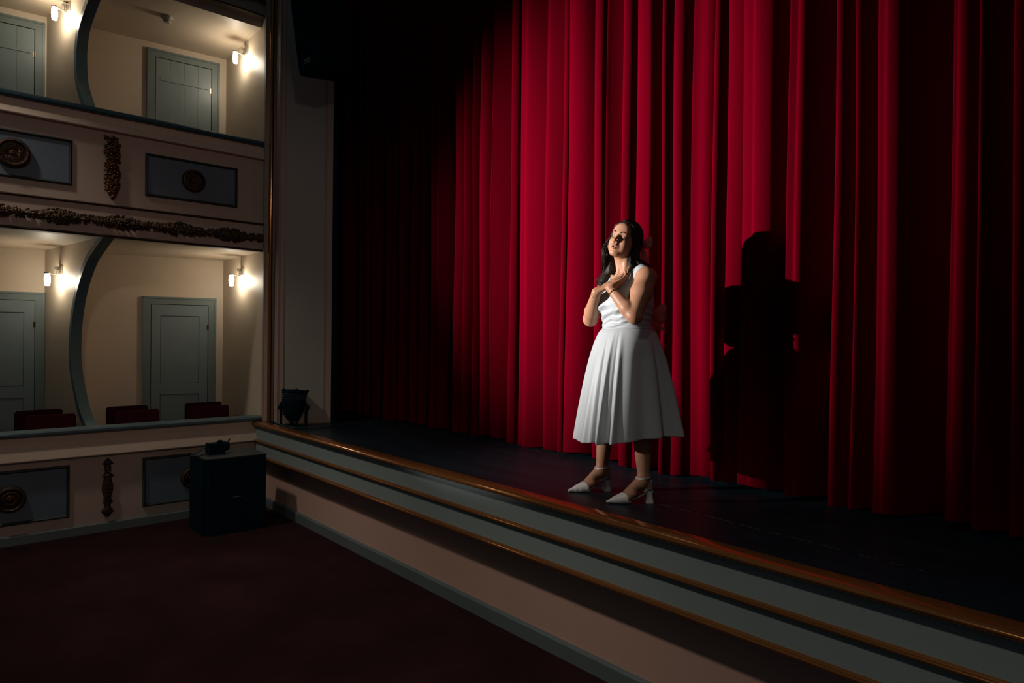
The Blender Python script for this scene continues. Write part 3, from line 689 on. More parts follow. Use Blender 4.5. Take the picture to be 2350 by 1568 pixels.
def nets(prims, lo, hi, h, fn=None):
    """surface nets of the blended field; returns vertices and quads"""
    lo = np.array(lo); n = np.ceil((np.array(hi)-lo)/h).astype(int)+2
    Bk = 12; nb = np.ceil(n/Bk).astype(int); NX, NY, NZ = (nb*Bk+4)
    R = h*Bk*.5*1.7321+h*2
    g = np.arange(Bk+2)
    gx, gy, gz = np.meshgrid(g, g, g, indexing='ij'); gi = np.stack([gx, gy, gz], -1).reshape(-1, 3)
    ids, pos, quads = [], [], []
    E8 = np.array([[i, j, k] for i in (0,1) for j in (0,1) for k in (0,1)])
    ed = [(a, b) for a in range(8) for b in range(a+1, 8) if np.abs(E8[a]-E8[b]).sum() == 1]
    for bx in range(nb[0]):
        for by in range(nb[1]):
            for bz in range(nb[2]):
                b0 = np.array([bx, by, bz])*Bk; c = lo+(b0+Bk*.5)*h
                pr = cull(c, R, prims)
                if not pr: continue
                pos_pr = [q for q in pr if q[0] not in ('cut','sub')]
                if not pos_pr: continue
                dc = min(prim(c[None], q[0], q[2])[0] for q in pos_pr)
                if dc > R+.03: continue
                if dc < -R-.03 and len(pos_pr) == len(pr): continue
                P = lo+(b0+gi)*h
                D = (fn(P, pr) if fn else sdf(P, pr)).reshape(Bk+2, Bk+2, Bk+2)
                s = D < 0
                if s.all() or not s.any(): continue
                # cell vertices for cells 0..Bk
                cs = np.stack([D[i:i+Bk+1, j:j+Bk+1, k:k+Bk+1] for i, j, k in E8], -1)
                sg = cs < 0; act = sg.any(-1) & ~sg.all(-1)
                ci = np.argwhere(act); cv = cs[act]
                acc = np.zeros((len(ci), 3)); cnt = np.zeros(len(ci))
                for a, b in ed:
                    x = (cv[:, a] < 0) != (cv[:, b] < 0)
                    t = cv[:, a]/(cv[:, a]-cv[:, b]+1e-20)
                    pt = E8[a]+(E8[b]-E8[a])*t[:, None]
                    acc[x] += pt[x]; cnt[x] += 1
                vp = lo+(b0+ci+acc/cnt[:, None])*h
                gid = ((b0[0]+ci[:, 0])*NY+(b0[1]+ci[:, 1]))*NZ+(b0[2]+ci[:, 2])
                ids.append(gid); pos.append(vp)
                # edges whose four cells lie within 0..Bk : start points 1..Bk on the two other axes
                for ax in range(3):
                    o1, o2 = (ax+1) % 3, (ax+2) % 3
                    sl = [slice(1, Bk+1)]*3; sl[ax] = slice(0, Bk) 
                    sl2 = list(sl); sl2[ax] = slice(1, Bk+1)
                    s0 = s[tuple(sl)]; s1 = s[tuple(sl2)]
                    w = np.argwhere(s0 != s1)
                    if not len(w): continue
                    flip = s0[tuple(w.T)]
                    w = w+np.array([0 if q == ax else 1 for q in range(3)])+b0
                    e1 = np.eye(3, dtype=int)[o1]; e2 = np.eye(3, dtype=int)[o2]
                    def gidf(q): return (q[:, 0]*NY+q[:, 1])*NZ+q[:, 2]
                    q = np.stack([gidf(w-e1-e2), gidf(w-e2), gidf(w), gidf(w-e1)], 1)
                    q[~flip] = q[~flip][:, ::-1]
                    quads.append(q)
    ids = np.concatenate(ids); pos = np.concatenate(pos); quads = np.concatenate(quads)
    u, first = np.unique(ids, return_index=True)
    V = pos[first]; F = np.searchsorted(u, quads)
    return V, F
def relax(V, F, it=2, lam=.5, pin=None):
    n = len(V)
    E = np.concatenate([F[:, [0,1]], F[:, [1,2]], F[:, [2,3]], F[:, [3,0]]]); E = np.concatenate([E, E[:, ::-1]])
    cnt = np.bincount(E[:, 0], minlength=n)
    for _ in range(it):
        m = np.stack([np.bincount(E[:, 0], weights=V[E[:, 1], k], minlength=n) for k in range(3)], 1)/np.maximum(cnt, 1)[:, None]
        V = V+(m-V)*lam
    return V
def npmesh(V, F):
    me = bpy.data.meshes.new('m'); me.vertices.add(len(V)); me.vertices.foreach_set('co', V.astype(np.float32).ravel())
    me.loops.add(F.size); me.loops.foreach_set('vertex_index', F.astype(np.int32).ravel())
    me.polygons.add(len(F)); me.polygons.foreach_set('loop_start', np.arange(0, F.size, F.shape[1], dtype=np.int32))
    me.update(calc_edges=True); me.validate(); return me

# ================================================================ THE WOMAN
person = empty('person', (-2.502,3.105,.922), radians(-13), label='woman in a sleeveless white dress, eyes closed, hands crossed on her chest, lit on stage', cat='person')
def rotm(y, p, r):
    return np.array(Matrix.Rotation(y, 3, 'Z') @ Matrix.Rotation(p, 3, 'X') @ Matrix.Rotation(r, 3, 'Y'))
HR = rotm(radians(24), radians(-11), radians(14)); HC = np.array([.012,-.030,1.508]); HS = .93
def hp(x, y, z): return HC+HS*(HR @ np.array([x, y, z], float))
def H(g, kind, *a, k=.02):
    """head-space primitive"""
    if kind == 'ell': g.ell(hp(*a[0]), np.array(a[1])*HS, k, HR @ (np.array(a[2]) if len(a) > 2 else np.eye(3)))
    else: g.cap(hp(*a[0]), hp(*a[1]), a[2]*HS, (a[3] if len(a) > 3 else a[2])*HS, k)
def Hsub(g, c, r, k=.006, rot=None):
    g.p.append(('sub', k, ('ell', hp(*c), np.array(r)*HS, HR if rot is None else HR @ np.array(rot))))
def torso(g, off=0.0):
    g.ell((0,.015,.88), (.180+off,.140+off,.13+off), .03)
    g.ell((0,.004,1.0), (.152+off,.122+off,.15+off), .05)
    g.ell((0,.012,1.15), (.160+off,.128+off,.15+off), .05)
    g.ell((0,.018,1.25), (.160+off,.100+off,.085+off), .04)
    for s in (-1,1):
        g.ell((s*.070,-.070,1.150), (.074+off,.074+off,.074+off), .035)
        g.cap((s*.148,.020,1.288), (s*.05,.022,1.318), .050+off, .046+off, .03)
        g.cap((s*.11,.022,1.322), (0,.02,1.365), .028+off, .042+off, .03)
# feet: floor point under the back of the heel, direction to the toe
FEET = [(np.array([-.165,.018]), np.array([-.255,-.967])), (np.array([.186,.055]), np.array([-.36,-.933]))]
def fpt(i, u, w, z):
    h, d = FEET[i]; d = d/np.linalg.norm(d); n = np.array([-d[1], d[0]])
    q = h+d*u+n*w; return np.array([q[0], q[1], z])
ANK = [fpt(0,.055,0,.145), fpt(1,.055,0,.145)]
SH = [np.array([-.170,.015,1.283]), np.array([.168,.008,1.283])]
EL = [np.array([-.214,-.110,1.052]), np.array([.206,-.110,1.060])]
WR = [np.array([-.028,-.197,1.202]), np.array([.064,-.164,1.220])]
def build_body():
    g = G()
    torso(g, 0)
    # neck
    g.cap((0,.018,1.33), tuple(hp(0,.022,-.075)), .053, .050, .03)
    g.cap((.028,-.045,1.30), tuple(hp(.045,.01,-.06)), .009, .010, .02)   # neck muscle
    g.cap((-.02,-.045,1.30), tuple(hp(-.045,.01,-.06)), .009, .010, .02)
    g.cap((.012,-.072,1.292), (.10,-.045,1.315), .009, .008, .016); g.cap((-.012,-.072,1.292), (-.10,-.045,1.315), .009, .008, .016)
    # skull and face (front is -y)
    H(g,'ell',(0,.018,.040),(.074,.092,.084),k=.02)
    H(g,'ell',(0,-.020,-.010),(.068,.066,.090),k=.025)
    H(g,'cap',(.054,.0,-.052),(.017,-.063,-.096),.021,.020,k=.022); H(g,'cap',(-.054,.0,-.052),(-.017,-.063,-.096),.021,.020,k=.022)
    H(g,'ell',(0,-.076,-.100),(.021,.017,.017),k=.014)
    H(g,'ell',(0,-.03,-.092),(.04,.045,.02),k=.02)
    for s in (-1,1):
        H(g,'ell',(s*.038,-.058,-.030),(.026,.024,.026),k=.018)       # cheek
        H(g,'cap',(s*.042,-.068,.030),(s*.012,-.082,.026),.010,.009,k=.014)  # brow ridge
        H(g,'ell',(s*.032,-.044,-.062),(.032,.032,.032),k=.02)
    H(g,'ell',(0,-.062,.055),(.050,.028,.038),k=.03)
    for s in (-1,1): Hsub(g,(s*.031,-.092,.006),(.017,.013,.012),k=.010)
    for s in (-1,1): H(g,'ell',(s*.0315,-.0655,.004),(.0155,.0145,.0125),k=.003)   # closed lids
    H(g,'cap',(0,-.082,.020),(0,-.108,-.026),.0075,.0095,k=.010)      # nose
    H(g,'ell',(0,-.110,-.030),(.0100,.0095,.0085),k=.006)
    for s in (-1,1): H(g,'ell',(s*.0125,-.098,-.034),(.0078,.0098,.0075),k=.005)
    for s in (-1,1): Hsub(g,(s*.0065,-.1055,-.041),(.0036,.006,.004),k=.002)
    H(g,'ell',(0,-.082,-.062),(.026,.016,.022),k=.014)                # mouth mound
    for s in (-1,1):
        H(g,'cap',(0,-.0985,-.0545),(s*.010,-.0968,-.0535),.0046,.0046,k=.004); H(g,'cap',(s*.010,-.0968,-.0535),(s*.0195,-.087,-.061),.0044,.0028,k=.004)
        H(g,'cap',(0,-.0955,-.0755),(s*.010,-.0932,-.0738),.0057,.0052,k=.004); H(g,'cap',(s*.010,-.0932,-.0738),(s*.0195,-.087,-.0635),.0046,.0028,k=.004)
    Hsub(g,(0,-.098,-.0645),(.0135,.018,.0042),k=.002)
    for s in (-1,1):                                                     # ears
        H(g,'ell',(s*.074,.006,-.004),(.007,.018,.030),k=.006); Hsub(g,(s*.083,.001,-.002),(.007,.009,.016),k=.004)
    # arms
    for i, s in ((0,-1),(1,1)):
        m = SH[i]+(EL[i]-SH[i])*.38
        g.ell(SH[i]+np.array([s*-.002,0,.0]), (.056,.056,.058), .02)
        g.cap(SH[i], m, .057, .060, .02); g.cap(m, EL[i], .060, .043, .02)
        g.ell(EL[i]+np.array([s*.004,.012,-.006]), (.038,.038,.040), .015)
        f = EL[i]+(WR[i]-EL[i])*.28
        g.cap(EL[i], f, .041, .0435, .008); g.cap(f, WR[i], .0435, .0255, .012)
    # hands: four metacarpals, four three-bone fingers, thumb
    def hand(w, d, n, side, fdir, curl, spread, thumb):
        """w wrist, d along the palm, n back-of-hand normal, side = toward the index finger"""
        d = d/np.linalg.norm(d); n = n-d*(n @ d); n /= np.linalg.norm(n); sd = np.cross(d, n)*side
        g.cap(w, w+d*.02, .0265, .024, .01)
        tips = []
        for j, (o, L, r) in enumerate(((.026,(.042,.026,.021),.0086),(.0087,(.046,.029,.022),.0088),(-.0087,(.043,.027,.021),.0084),(-.026,(.034,.021,.019),.0075))):
            k0 = w+d*(.088-.004*abs(j-1)**1.5)+sd*o
            g.cap(w+d*.012+sd*o*.65, k0, .0135, .0105, .012)
            dd = d*cos(spread*o*12)+sd*sin(spread*o*12)
            ax = -n; p = k0; L = [q_*.88 for q_ in L]
            for b in range(3):
                a_ = curl[j][b]
                # bend toward the palm
                nd = dd*cos(a_)+ax*sin(a_); nx = -dd*sin(a_)+ax*cos(a_); dd, ax = nd, nx
                q = p+dd*L[b]; g.cap(p, q, r*(1-.06*b), r*(1-.06*(b+1)), .0022); p = q
            tips.append((p, dd, -ax, r*.82))
        t0 = w+d*.018+sd*.022; t1 = t0+(d*.62+sd*.70-n*.30)*.040*thumb; t2 = t1+(d*.93+sd*.25-n*.15)*.032; t3 = t2+(d*.95+sd*.05-n*.1)*.026
        g.cap(t0, t1, .0145, .0115, .012); g.cap(t1, t2, .0105, .0098, .003); g.cap(t2, t3, .0098, .0080, .002)
        tips.append((t3, (t3-t2)/np.linalg.norm(t3-t2), n, .0085))
        return tips
    T = []
    # right hand over the left, back of the hand to the light, fingers toward her left shoulder
    T += hand(WR[0], np.array([.50,.60,.50]), np.array([-.15,-.75,.55]), -1, None, [(.0,.12,.08),(.02,.12,.08),(.06,.16,.10),(.10,.22,.14)], .35, .9)
    # left hand beneath it, bent back at the wrist, fingers up along the collar bone
    T += hand(WR[1]+np.array([0,0,.004]), np.array([.16,.74,.40]), np.array([.62,.30,-.60]), 1, None, [(.25,.4,.3),(.22,.4,.3),(.25,.44,.32),(.3,.5,.35)], .2, .8)
    # legs
    for i, s in ((0,-1),(1,1)):
        hip = np.array([s*.085,.015,.86]); kn = np.array([ANK[i][0]*.86,-.012+ANK[i][1]*.5,.50]); an = ANK[i]
        g.cap(hip, kn, .088, .056, .03); g.ell(kn, (.054,.056,.06), .02)
        cf = kn+(an-kn)*.34+np.array([0,.014,0]); g.cap(kn, cf, .052, .057, .02); g.cap(cf, an+np.array([0,.004,.02]), .057, .036, .02)
        g.ell(fpt(i,.052,.028,.128), (.011,.012,.013), .012); g.ell(fpt(i,.052,-.028,.122), (.011,.012,.013), .012)
        g.cap(fpt(i,.052,0,.150), fpt(i,.060,0,.112), .0355, .036, .012)
        g.cap(fpt(i,.030,0,.130), fpt(i,.026,0,.094), .022, .025, .014)
        g.cap(fpt(i,.070,.000,.118), fpt(i,.150,.000,.050), .034, .026, .016)
        g.cap(fpt(i,.120,.016,.056), fpt(i,.170,.016,.028), .024, .019, .012); g.cap(fpt(i,.110,-.016,.054), fpt(i,.165,-.018,.027), .022, .018, .012)
        g.cap(fpt(i,.150,0,.035), fpt(i,.200,0,.022), .024, .012, .012)
        g.ell(fpt(i,.150,.030*(1 if i else -1),.030), (.012,.012,.013), .010)
    V, F = nets(g.p, (-.36,-.30,-.01), (.30,.20,1.66), .0028)
    V = relax(V, F, 2, .5)
    me = npmesh(V, F)
    # pigment
    C = np.tile(np.array([.345,.170,.100]), (len(V), 1))
    q = ((V-HC) @ HR)/HS
    fr = q[:,1] < -.05
    def paint(m, c, a=1.0): C[m] = C[m]*(1-a)+np.array(c)*a
    x, y, z = q.T
    face = fr & (abs(x) < .05) & (abs(z) < .12)
    paint(face & (((x)/.044)**2+((z+.035)/.03)**2 < 1) , (.34,.155,.11), .35)
    zu = -.0545+.0020*np.cos(x*260)-.0045*(abs(x)/.022)**2; 
    lip = face & (y < -.080) & (abs(x) < .021) & (z < -.0485-.006*(abs(x)/.022)**2) & (z > -.0825+.012*(abs(x)/.022)**2)
    paint(lip, (.235,.070,.060), .75)
    paint(face & (abs(x) < .0125) & (abs(z+.0645) < .0035) & (y < -.07), (.05,.015,.015), .9)
    for s in (-1,1):
        xs = x*s
        paint(fr & (((xs-.0315)/.017)**2+((z-.006)/.010)**2 < 1), (.26,.125,.08), .35)
    ca = me.color_attributes.new('pigment', 'FLOAT_COLOR', 'POINT')
    ca.data.foreach_set('color', np.concatenate([C, np.ones((len(C),1))], 1).astype(np.float32).ravel())
    o = link('body', me, M['skin'], person, True)
    def front(x, z):
        ys = np.linspace(-.13, -.03, 200); P_ = np.array([hp(x, y_, z) for y_ in ys]); dd_ = sdf(P_, g.p)
        k = np.argmax(dd_ < 0); return ys[k]
    for s in (-1,1):
        bm = bmesh.new(); pts = []; rr = []
        for k in range(12):
            t = k/11; x_ = s*(.0125+.0375*t); z_ = .0235+.0095*sin(min(t,.85)/.85*2.1)-.006*max(0,t-.7)/.3
            pts.append(Vector(hp(x_, front(x_, z_)+.0002, z_))); rr.append((.0033 if t < .5 else .0033*(1-(t-.5)*1.5))*(.65+.35*min(1,t*6)))
        tube(bm, pts, rr, 8); eb = obj('eyebrow', bm, M['hair'], o, True)
        bm = bmesh.new(); pts = []
        for k in range(12):
            t = k/11; x_ = s*(.0165+.0300*t); z_ = -.0035-.0045*sin(t*pi)+.0005*t
            pts.append(Vector(hp(x_, front(x_, z_)-.0002, z_)))
        tube(bm, pts, [.0007+.0008*sin(pi*k/11) for k in range(12)], 6)
        for k in range(2, 11):
            p0 = pts[k]; tube(bm, [p0, p0+Vector(hp(s*.002*(k-4)/6,-.0065,-.0035))-Vector(hp(0,0,0))], [.0006,.0002], 4)
        obj('eyelashes', bm, M['hair'], o, True)
    return o, T
body, TIPS = build_body()
for p_, dd, nn_, r in TIPS:
    bm = bmesh.new(); z_ = Vector(nn_).normalized(); x_ = Vector(dd).normalized(); x_ = (x_-z_*x_.dot(z_)).normalized(); y_ = z_.cross(x_)
    mt = Matrix((x_, y_, z_)).transposed().to_4x4()
    bmesh.ops.create_icosphere(bm, subdivisions=2, radius=1, matrix=Matrix.Translation(Vector(p_)+z_*r*.62+x_*r*.1) @ mt @ Matrix.Diagonal((.0065,.0048,.0028,1)))
    obj('nail', bm, M['nail'] if 'nail' in M else M.setdefault('nail', mat('pale_nail', (.36,.20,.18), .3)), body, True)
# teeth
bm = bmesh.new(); q = hp(0,-.0845,-.0605)
bmesh.ops.create_icosphere(bm, subdivisions=2, radius=1, matrix=Matrix.Translation(q) @ Matrix(HR.tolist()).to_4x4() @ Matrix.Diagonal((.0115,.006,.0030,1)))
obj('upper_teeth', bm, M['teeth'], body, True)

# ---- hair
def build_hair():
    g = G()
    H(g,'ell',(0,.026,.046),(.087,.110,.092),k=.02)
    H(g,'ell',(.0,.060,-.01),(.084,.082,.09),k=.03)
    H(g,'cap',(0,.088,-.03),(.01,.085,-.13),.058,.050,k=.03)
    for s in (-1,1):
        H(g,'cap',(s*.070,.000,.045),(s*.080,.030,-.060),.020,.028,k=.02)
        H(g,'cap',(s*.080,.030,-.060),(s*.082,.040,-.13),.028,.030,k=.02)
    # her right lock falls forward of the shoulder, the left stays behind
    a = hp(-.082,.03,-.10)
    g.cap(a, (-.105,-.035,1.345), .030, .034, .02); g.cap((-.105,-.035,1.345), (-.122,-.075,1.285), .034, .030, .02); g.cap((-.122,-.075,1.285), (-.118,-.100,1.262), .026, .014, .02)
    g.cap(hp(.080,.05,-.10), (.075,.065,1.34), .032, .034, .02); g.cap((.075,.065,1.34), (.06,.10,1.26), .034, .03, .03)
    g.cap(hp(.01,.09,-.12), (.0,.118,1.27), .05, .045, .03); g.cap((.0,.12,1.27), (.0,.125,1.17), .05, .03, .03)
    g.cap(hp(.072,.015,-.085), (.075,-.025,1.335), .012, .014, .01); g.cap((.075,-.025,1.335), (.060,-.085,1.275), .013, .007, .01)
    # open the face
    Hsub(g,(0,-.100,-.034),(.059,.088,.112),k=.010)
    Hsub(g,(0,-.065,-.13),(.060,.085,.090),k=.015)
    Hsub(g,(.004,-.090,.036),(.040,.040,.044),k=.014)
    H(g,'cap',(-.012,-.050,.112),(-.052,-.052,.074),.009,.012,k=.012); H(g,'cap',(-.052,-.052,.078),(-.070,-.036,.020),.013,.012,k=.012); H(g,'cap',(-.070,-.036,.020),(-.082,-.020,-.06),.012,.014,k=.012)
    H(g,'cap',(.0,-.048,.113),(.056,-.040,.082),.009,.012,k=.012); H(g,'cap',(.056,-.040,.086),(.074,-.018,.020),.013,.014,k=.012)
    V, F = nets(g.p, (-.18,-.16,1.12), (.16,.20,1.68), .003)
    q = ((V-HC) @ HR)/HS
    V = relax(V, F, 3, .5)
    # shallow combed grooves running down from the parting
    q = ((V-HC) @ HR)/HS
    ang = np.arctan2(q[:,0], q[:,1]+.0); 
    amp = .0016*(np.sin(ang*46+np.sin(V[:,2]*40)*1.5)+.6*np.sin(ang*83+V[:,2]*60))
    c = np.array([HC[0], HC[1]+.02, 0]); d = V-c; d[:,2] = 0; d /= np.maximum(np.linalg.norm(d, axis=1), 1e-6)[:,None]
    V = V+d*amp[:,None]
    verts = [V]; faces = [F]; off = len(V)
    r_ = random.Random(21)
    def strand(path, r0, seg=5):
        nonlocal off
        bm = bmesh.new(); n = len(path); tube(bm, path, [r0*(1-.75*(i/(n-1))**2) for i in range(n)], seg, cap=False)
        vv = np.array([v.co[:] for v in bm.verts]); bm.verts.index_update(); ff = np.array([[v.index for v in f.verts] for f in bm.faces]); bm.free()
        verts.append(vv); faces.append(ff+off); off += len(vv)
    def lock(ctrl, n, spread, wav, r0):
        C = [Vector(c) for c in ctrl]
        for k in range(n):
            o1 = Vector((r_.gauss(0,1), r_.gauss(0,1), r_.gauss(0,.4)))*spread; ph = r_.uniform(0, 6.3); fr_ = r_.uniform(.8, 1.25); wv = wav*r_.uniform(.5, 1.3); end = r_.uniform(.78, 1.06)
            pts = []
            m = 22
            for i in range(m):
                t = i/(m-1)*end; f = min(t, .9999)*(len(C)-1); j = int(f); u = f-j
                P = [C[max(j-1,0)], C[j], C[min(j+1,len(C)-1)], C[min(j+2,len(C)-1)]]
                b = .5*((2*P[1])+(P[2]-P[0])*u+(2*P[0]-5*P[1]+4*P[2]-P[3])*u*u+(3*P[1]-P[0]-3*P[2]+P[3])*u**3)
                w_ = t**.7
                pts.append(b+o1*(.35+.65*t)+Vector((sin(ph+t*13*fr_), cos(ph*1.3+t*12*fr_), 0))*wv*w_)
            strand(pts, r0)
    rt_ = [hp(-.070,-.008,.075), hp(-.088,.000,-.010), hp(-.094,.004,-.085), (-.118,-.040,1.350), (-.130,-.082,1.295), (-.118,-.112,1.252)]
    lock(rt_, 120, .012, .014, .0017)
    lock([hp(-.066,-.030,.060), hp(-.084,-.036,-.005), hp(-.108,-.026,-.060), hp(-.094,-.030,-.115), (-.125,-.070,1.330), (-.100,-.105,1.275)], 60, .0070, .013, .0015)
    lf_ = [hp(.070,-.005,.075), hp(.088,.012,-.010), hp(.090,.030,-.085), (.098,.020,1.350), (.088,.05,1.300), (.085,.09,1.245)]
    lock(lf_, 100, .012, .013, .0017)
    lock([hp(.068,-.012,.060), hp(.084,-.006,-.03), hp(.082,-.004,-.10), (.085,-.030,1.345), (.070,-.075,1.290), (.050,-.112,1.262)], 60, .0060, .012, .0015)
    lock([hp(.03,.10,.03), hp(.04,.12,-.05), hp(.045,.12,-.14), (.05,.135,1.32), (.045,.15,1.22), (.04,.15,1.14)], 70, .017, .014, .0018)
    lock([hp(-.03,.10,.03), hp(-.04,.12,-.05), hp(-.045,.12,-.14), (-.05,.135,1.32), (-.045,.15,1.22), (-.04,.15,1.14)], 70, .017, .014, .0018)
    # swept-back top strands from the parting
    for s in (-1,1):
        for k in range(46):
            t = k/45; y0 = -.055+.10*t
            top = Vector(hp(s*.004+.008, y0, .135-.045*(t-.35)**2*4*.3-.030*max(0,(.35-t))*2))
            pts = []
            for i in range(12):
                u = i/11; a = u*1.9
                x = s*(.006+.0900*sin(a))+.008*(1-u); z = .046+.094*cos(a)*(1 if a < 1.57 else .9); y = y0+(.075-y0*.6)*u**1.3*(1 if y0 < .04 else .5)
                rr = ((x/.0875)**2+((y-.022)/.1035)**2+((z-.046)/.0935)**2)**.5
                f = 1.01/max(rr, .5)
                pts.append(Vector(hp(x*f, .022+(y-.022)*f, .046+(z-.046)*f)))
            strand(pts, .0022)
    me = npmesh(np.concatenate(verts), np.concatenate(faces))
    return link('hair', me, M['hair'], person, True)
hair = build_hair()
# ribbon bow at the back of the head
def ribbon(bm, pts, w, wdir):
    pts = [Vector(p) for p in pts]; wd = Vector(wdir).normalized()
    t = .0012; rows = []
    for i, p in enumerate(pts):
        ww = w[i] if isinstance(w, (list, tuple)) else w
        tg = (pts[min(i+1,len(pts)-1)]-pts[max(i-1,0)]).normalized(); nn = tg.cross(wd).normalized()*t
        rows.append([bm.verts.new(p-wd*ww+nn), bm.verts.new(p+wd*ww+nn), bm.verts.new(p+wd*ww-nn), bm.verts.new(p-wd*ww-nn)])
    for a, b in zip(rows, rows[1:]):
        for k in range(4): bm.faces.new((a[k], a[(k+1) % 4], b[(k+1) % 4], b[k]))
    bm.faces.new(rows[0]); bm.faces.new(rows[-1])
bm = bmesh.new()
kn = Vector(hp(.040,.132,.02))
for s in (-1,1):
    ribbon(bm, [kn, kn+Vector((s*.03,.022,.020)), kn+Vector((s*.062,.032,.022)), kn+Vector((s*.075,.030,.0)), kn+Vector((s*.055,.016,-.012)), kn], [.010,.020,.026,.026,.018,.008], (0,.15,1))
    ribbon(bm, [kn, kn+Vector((s*.012,.016,-.03)), kn+Vector((s*.022+.006,.020,-.075)), kn+Vector((s*.03+.008,.012,-.135))], [.008,.016,.020,.024], (1,.1,0))
blob(bm, kn, (.012,.012,.014), 2); obj('hair_bow', bm, M['sheer'], person, True)

# ---- dress: bodice, skirt, sash bow
def bodice_cut(P):
    x, y, z = P.T
    neck = np.maximum.reduce([np.abs(x-.004)-(.012+.62*(z-1.205)), 1.205-z, y-.015])        # V neck in front
    neckb = np.maximum.reduce([np.abs(x)-.082, 1.275-z, -y-.02])
    arm = np.maximum(np.sqrt(((y-.004)/.062)**2+((z-1.235)/.078)**2)-1, (.128-np.abs(x))*20)*.06
    return np.minimum.reduce([neck, neckb, arm, z-.985])
def build_bodice():
    g = G(); torso(g, .0085)
    for s in (-1,1): g.cap((s*.150,.060,1.27), (s*.182,.030,1.300), .014, .012, .02); g.cap((s*.182,.030,1.300), (s*.165,-.020,1.315), .012, .012, .02)
    g.p.append(('cut', .004, (bodice_cut,)))
    V, F = nets(g.p, (-.24,-.20,.97), (.24,.20,1.39), .003)
    V = relax(V, F, 2, .5)
    # drag folds of the satin under the bust
    x, y, z = V.T
    w = np.zeros(len(V))
    for (x0, z0, sl, ln, hw, am) in ((-.05,1.065,.35,.10,.012,.010),(-.04,1.035,.30,.085,.011,.009),(.03,1.085,.20,.10,.012,.007),(-.09,1.10,.5,.06,.010,.006),(.06,1.045,-.15,.07,.010,.007),
                                     (-.03,1.125,.12,.08,.014,.005),(.0,1.005,.10,.14,.007,.005),(.12,1.04,.35,.08,.010,.007),(.13,1.075,.40,.07,.010,.006),(.11,1.105,.45,.07,.010,.006),(-.09,1.185,.9,.045,.010,.006)):
        dx = x-x0; dz_ = (z-z0)-sl*dx
        w += am*np.exp(-(dz_/hw)**2-(dx/ln)**2)*np.where(dz_ > 0, 1, 1)-am*.6*np.exp(-((dz_+hw*1.8)/hw)**2-(dx/ln)**2)
    w *= (y < .09)
    d = np.stack([x*.6, y*1.0, np.zeros(len(V))], 1); d /= np.maximum(np.linalg.norm(d, axis=1), 1e-6)[:,None]
    V = V+d*w[:,None]
    return npmesh(V, F)
bodice = link('bodice', build_bodice(), M['satin'], person, True)
bm = bmesh.new()
ring = []
for k in range(64):
    a = 2*pi*k/64; ring.append((.162*cos(a), .010+.134*sin(a)*(1 if sin(a) > 0 else 1.02), .992+.004*cos(a)))
ring.append(ring[0])
tube(bm, ring, .0045, 8, cap=False); obj('waist_seam', bm, M['satin'], bodice, True)
def build_skirt():
    NT, NR = 520, 90
    # angle 0 = her left (+x), -90deg = front
    folds = [(-2.75,.30,.020),(-2.25,.17,.020),(-1.62,.16,.022),(-1.36,.08,-.030),(-1.17,.085,.045),(-.98,.07,-.030),(-.90,.12,.036),(-.30,.40,-.055),(.13,.12,-.030),(.42,.19,.064),(.95,.2,-.02),(1.15,.2,.035),(1.7,.22,.035),(2.25,.2,.035),(2.8,.2,.03)]
    V = []
    th = np.linspace(-pi, pi, NT, endpoint=False)
    F_ = np.zeros(NT)
    for c, w, am in folds:
        d = (th-c+pi) % (2*pi)-pi
        F_ += am*np.exp(-(d/(w*.62))**2)
    F_ -= F_.mean()
    sl = np.zeros(NT)
    for t in np.linspace(0, 1, NR):
        R0x = .160+(.312-.160)*t**.58; R0y = .136+(.298-.136)*t**.56
        am = np.clip((t-.01)*4, 0, 1)**.8*(.35+.9*t)
        r = 1+F_*am*2.4+.006*np.sin(th*5+t*3)*t+.003*np.sin(th*13+t*6)*t
        tw = th+.05*t*np.sin(th*3+1)
        z = .992-(.992-.350)*t+t*(.038*np.clip(np.cos(th-.45), 0, 1)-.012*np.clip(np.cos(th+2.0), 0, 1)+.004*np.sin(th*4)-F_*.06)
        z = z+np.where(t == 0, .004, 0)
        V.append(np.stack([R0x*r*np.cos(tw), .010+R0y*r*np.sin(tw), z], 1))
    # turned hem and lining
    for t_, sc, dzv in ((1,.994,-.002),(1,.975,.006)):
        b = V[NR-1].copy(); b[:,0] *= sc; b[:,1] *= sc; b[:,2] += dzv; V.append(b)
    for t in np.linspace(1, 0, 20)[1:]:
        b = V[int(t*(NR-1))].copy(); b[:,:2] *= .955; V.append(b)
    V = np.array(V); n = len(V)
    idx = np.arange(n*NT).reshape(n, NT); nx = np.roll(idx, -1, 1)
    F = np.stack([idx[:-1], idx[1:], nx[1:], nx[:-1]], -1).reshape(-1, 4)
    return npmesh(V.reshape(-1,3), F)
skirt = link('skirt', build_skirt(), M['satin'], person, True)
bm = bmesh.new(); kn = Vector((.03,.150,1.075))
for s in (-1,1):
    ribbon(bm, [kn, kn+Vector((s*.04,.03,.030)), kn+Vector((s*.085,.045,.035)), kn+Vector((s*.10,.045,.0)), kn+Vector((s*.075,.03,-.030)), kn], [.012,.028,.036,.036,.026,.010], (0,.1,1))
    ribbon(bm, [kn, kn+Vector((s*.02,.02,-.04)), kn+Vector((s*.045+.03,.035,-.09))], [.008,.020,.034], (1,.2,0))
blob(bm, kn, (.016,.014,.018), 2); obj('sash_bow', bm, M['sheer'], person, True)

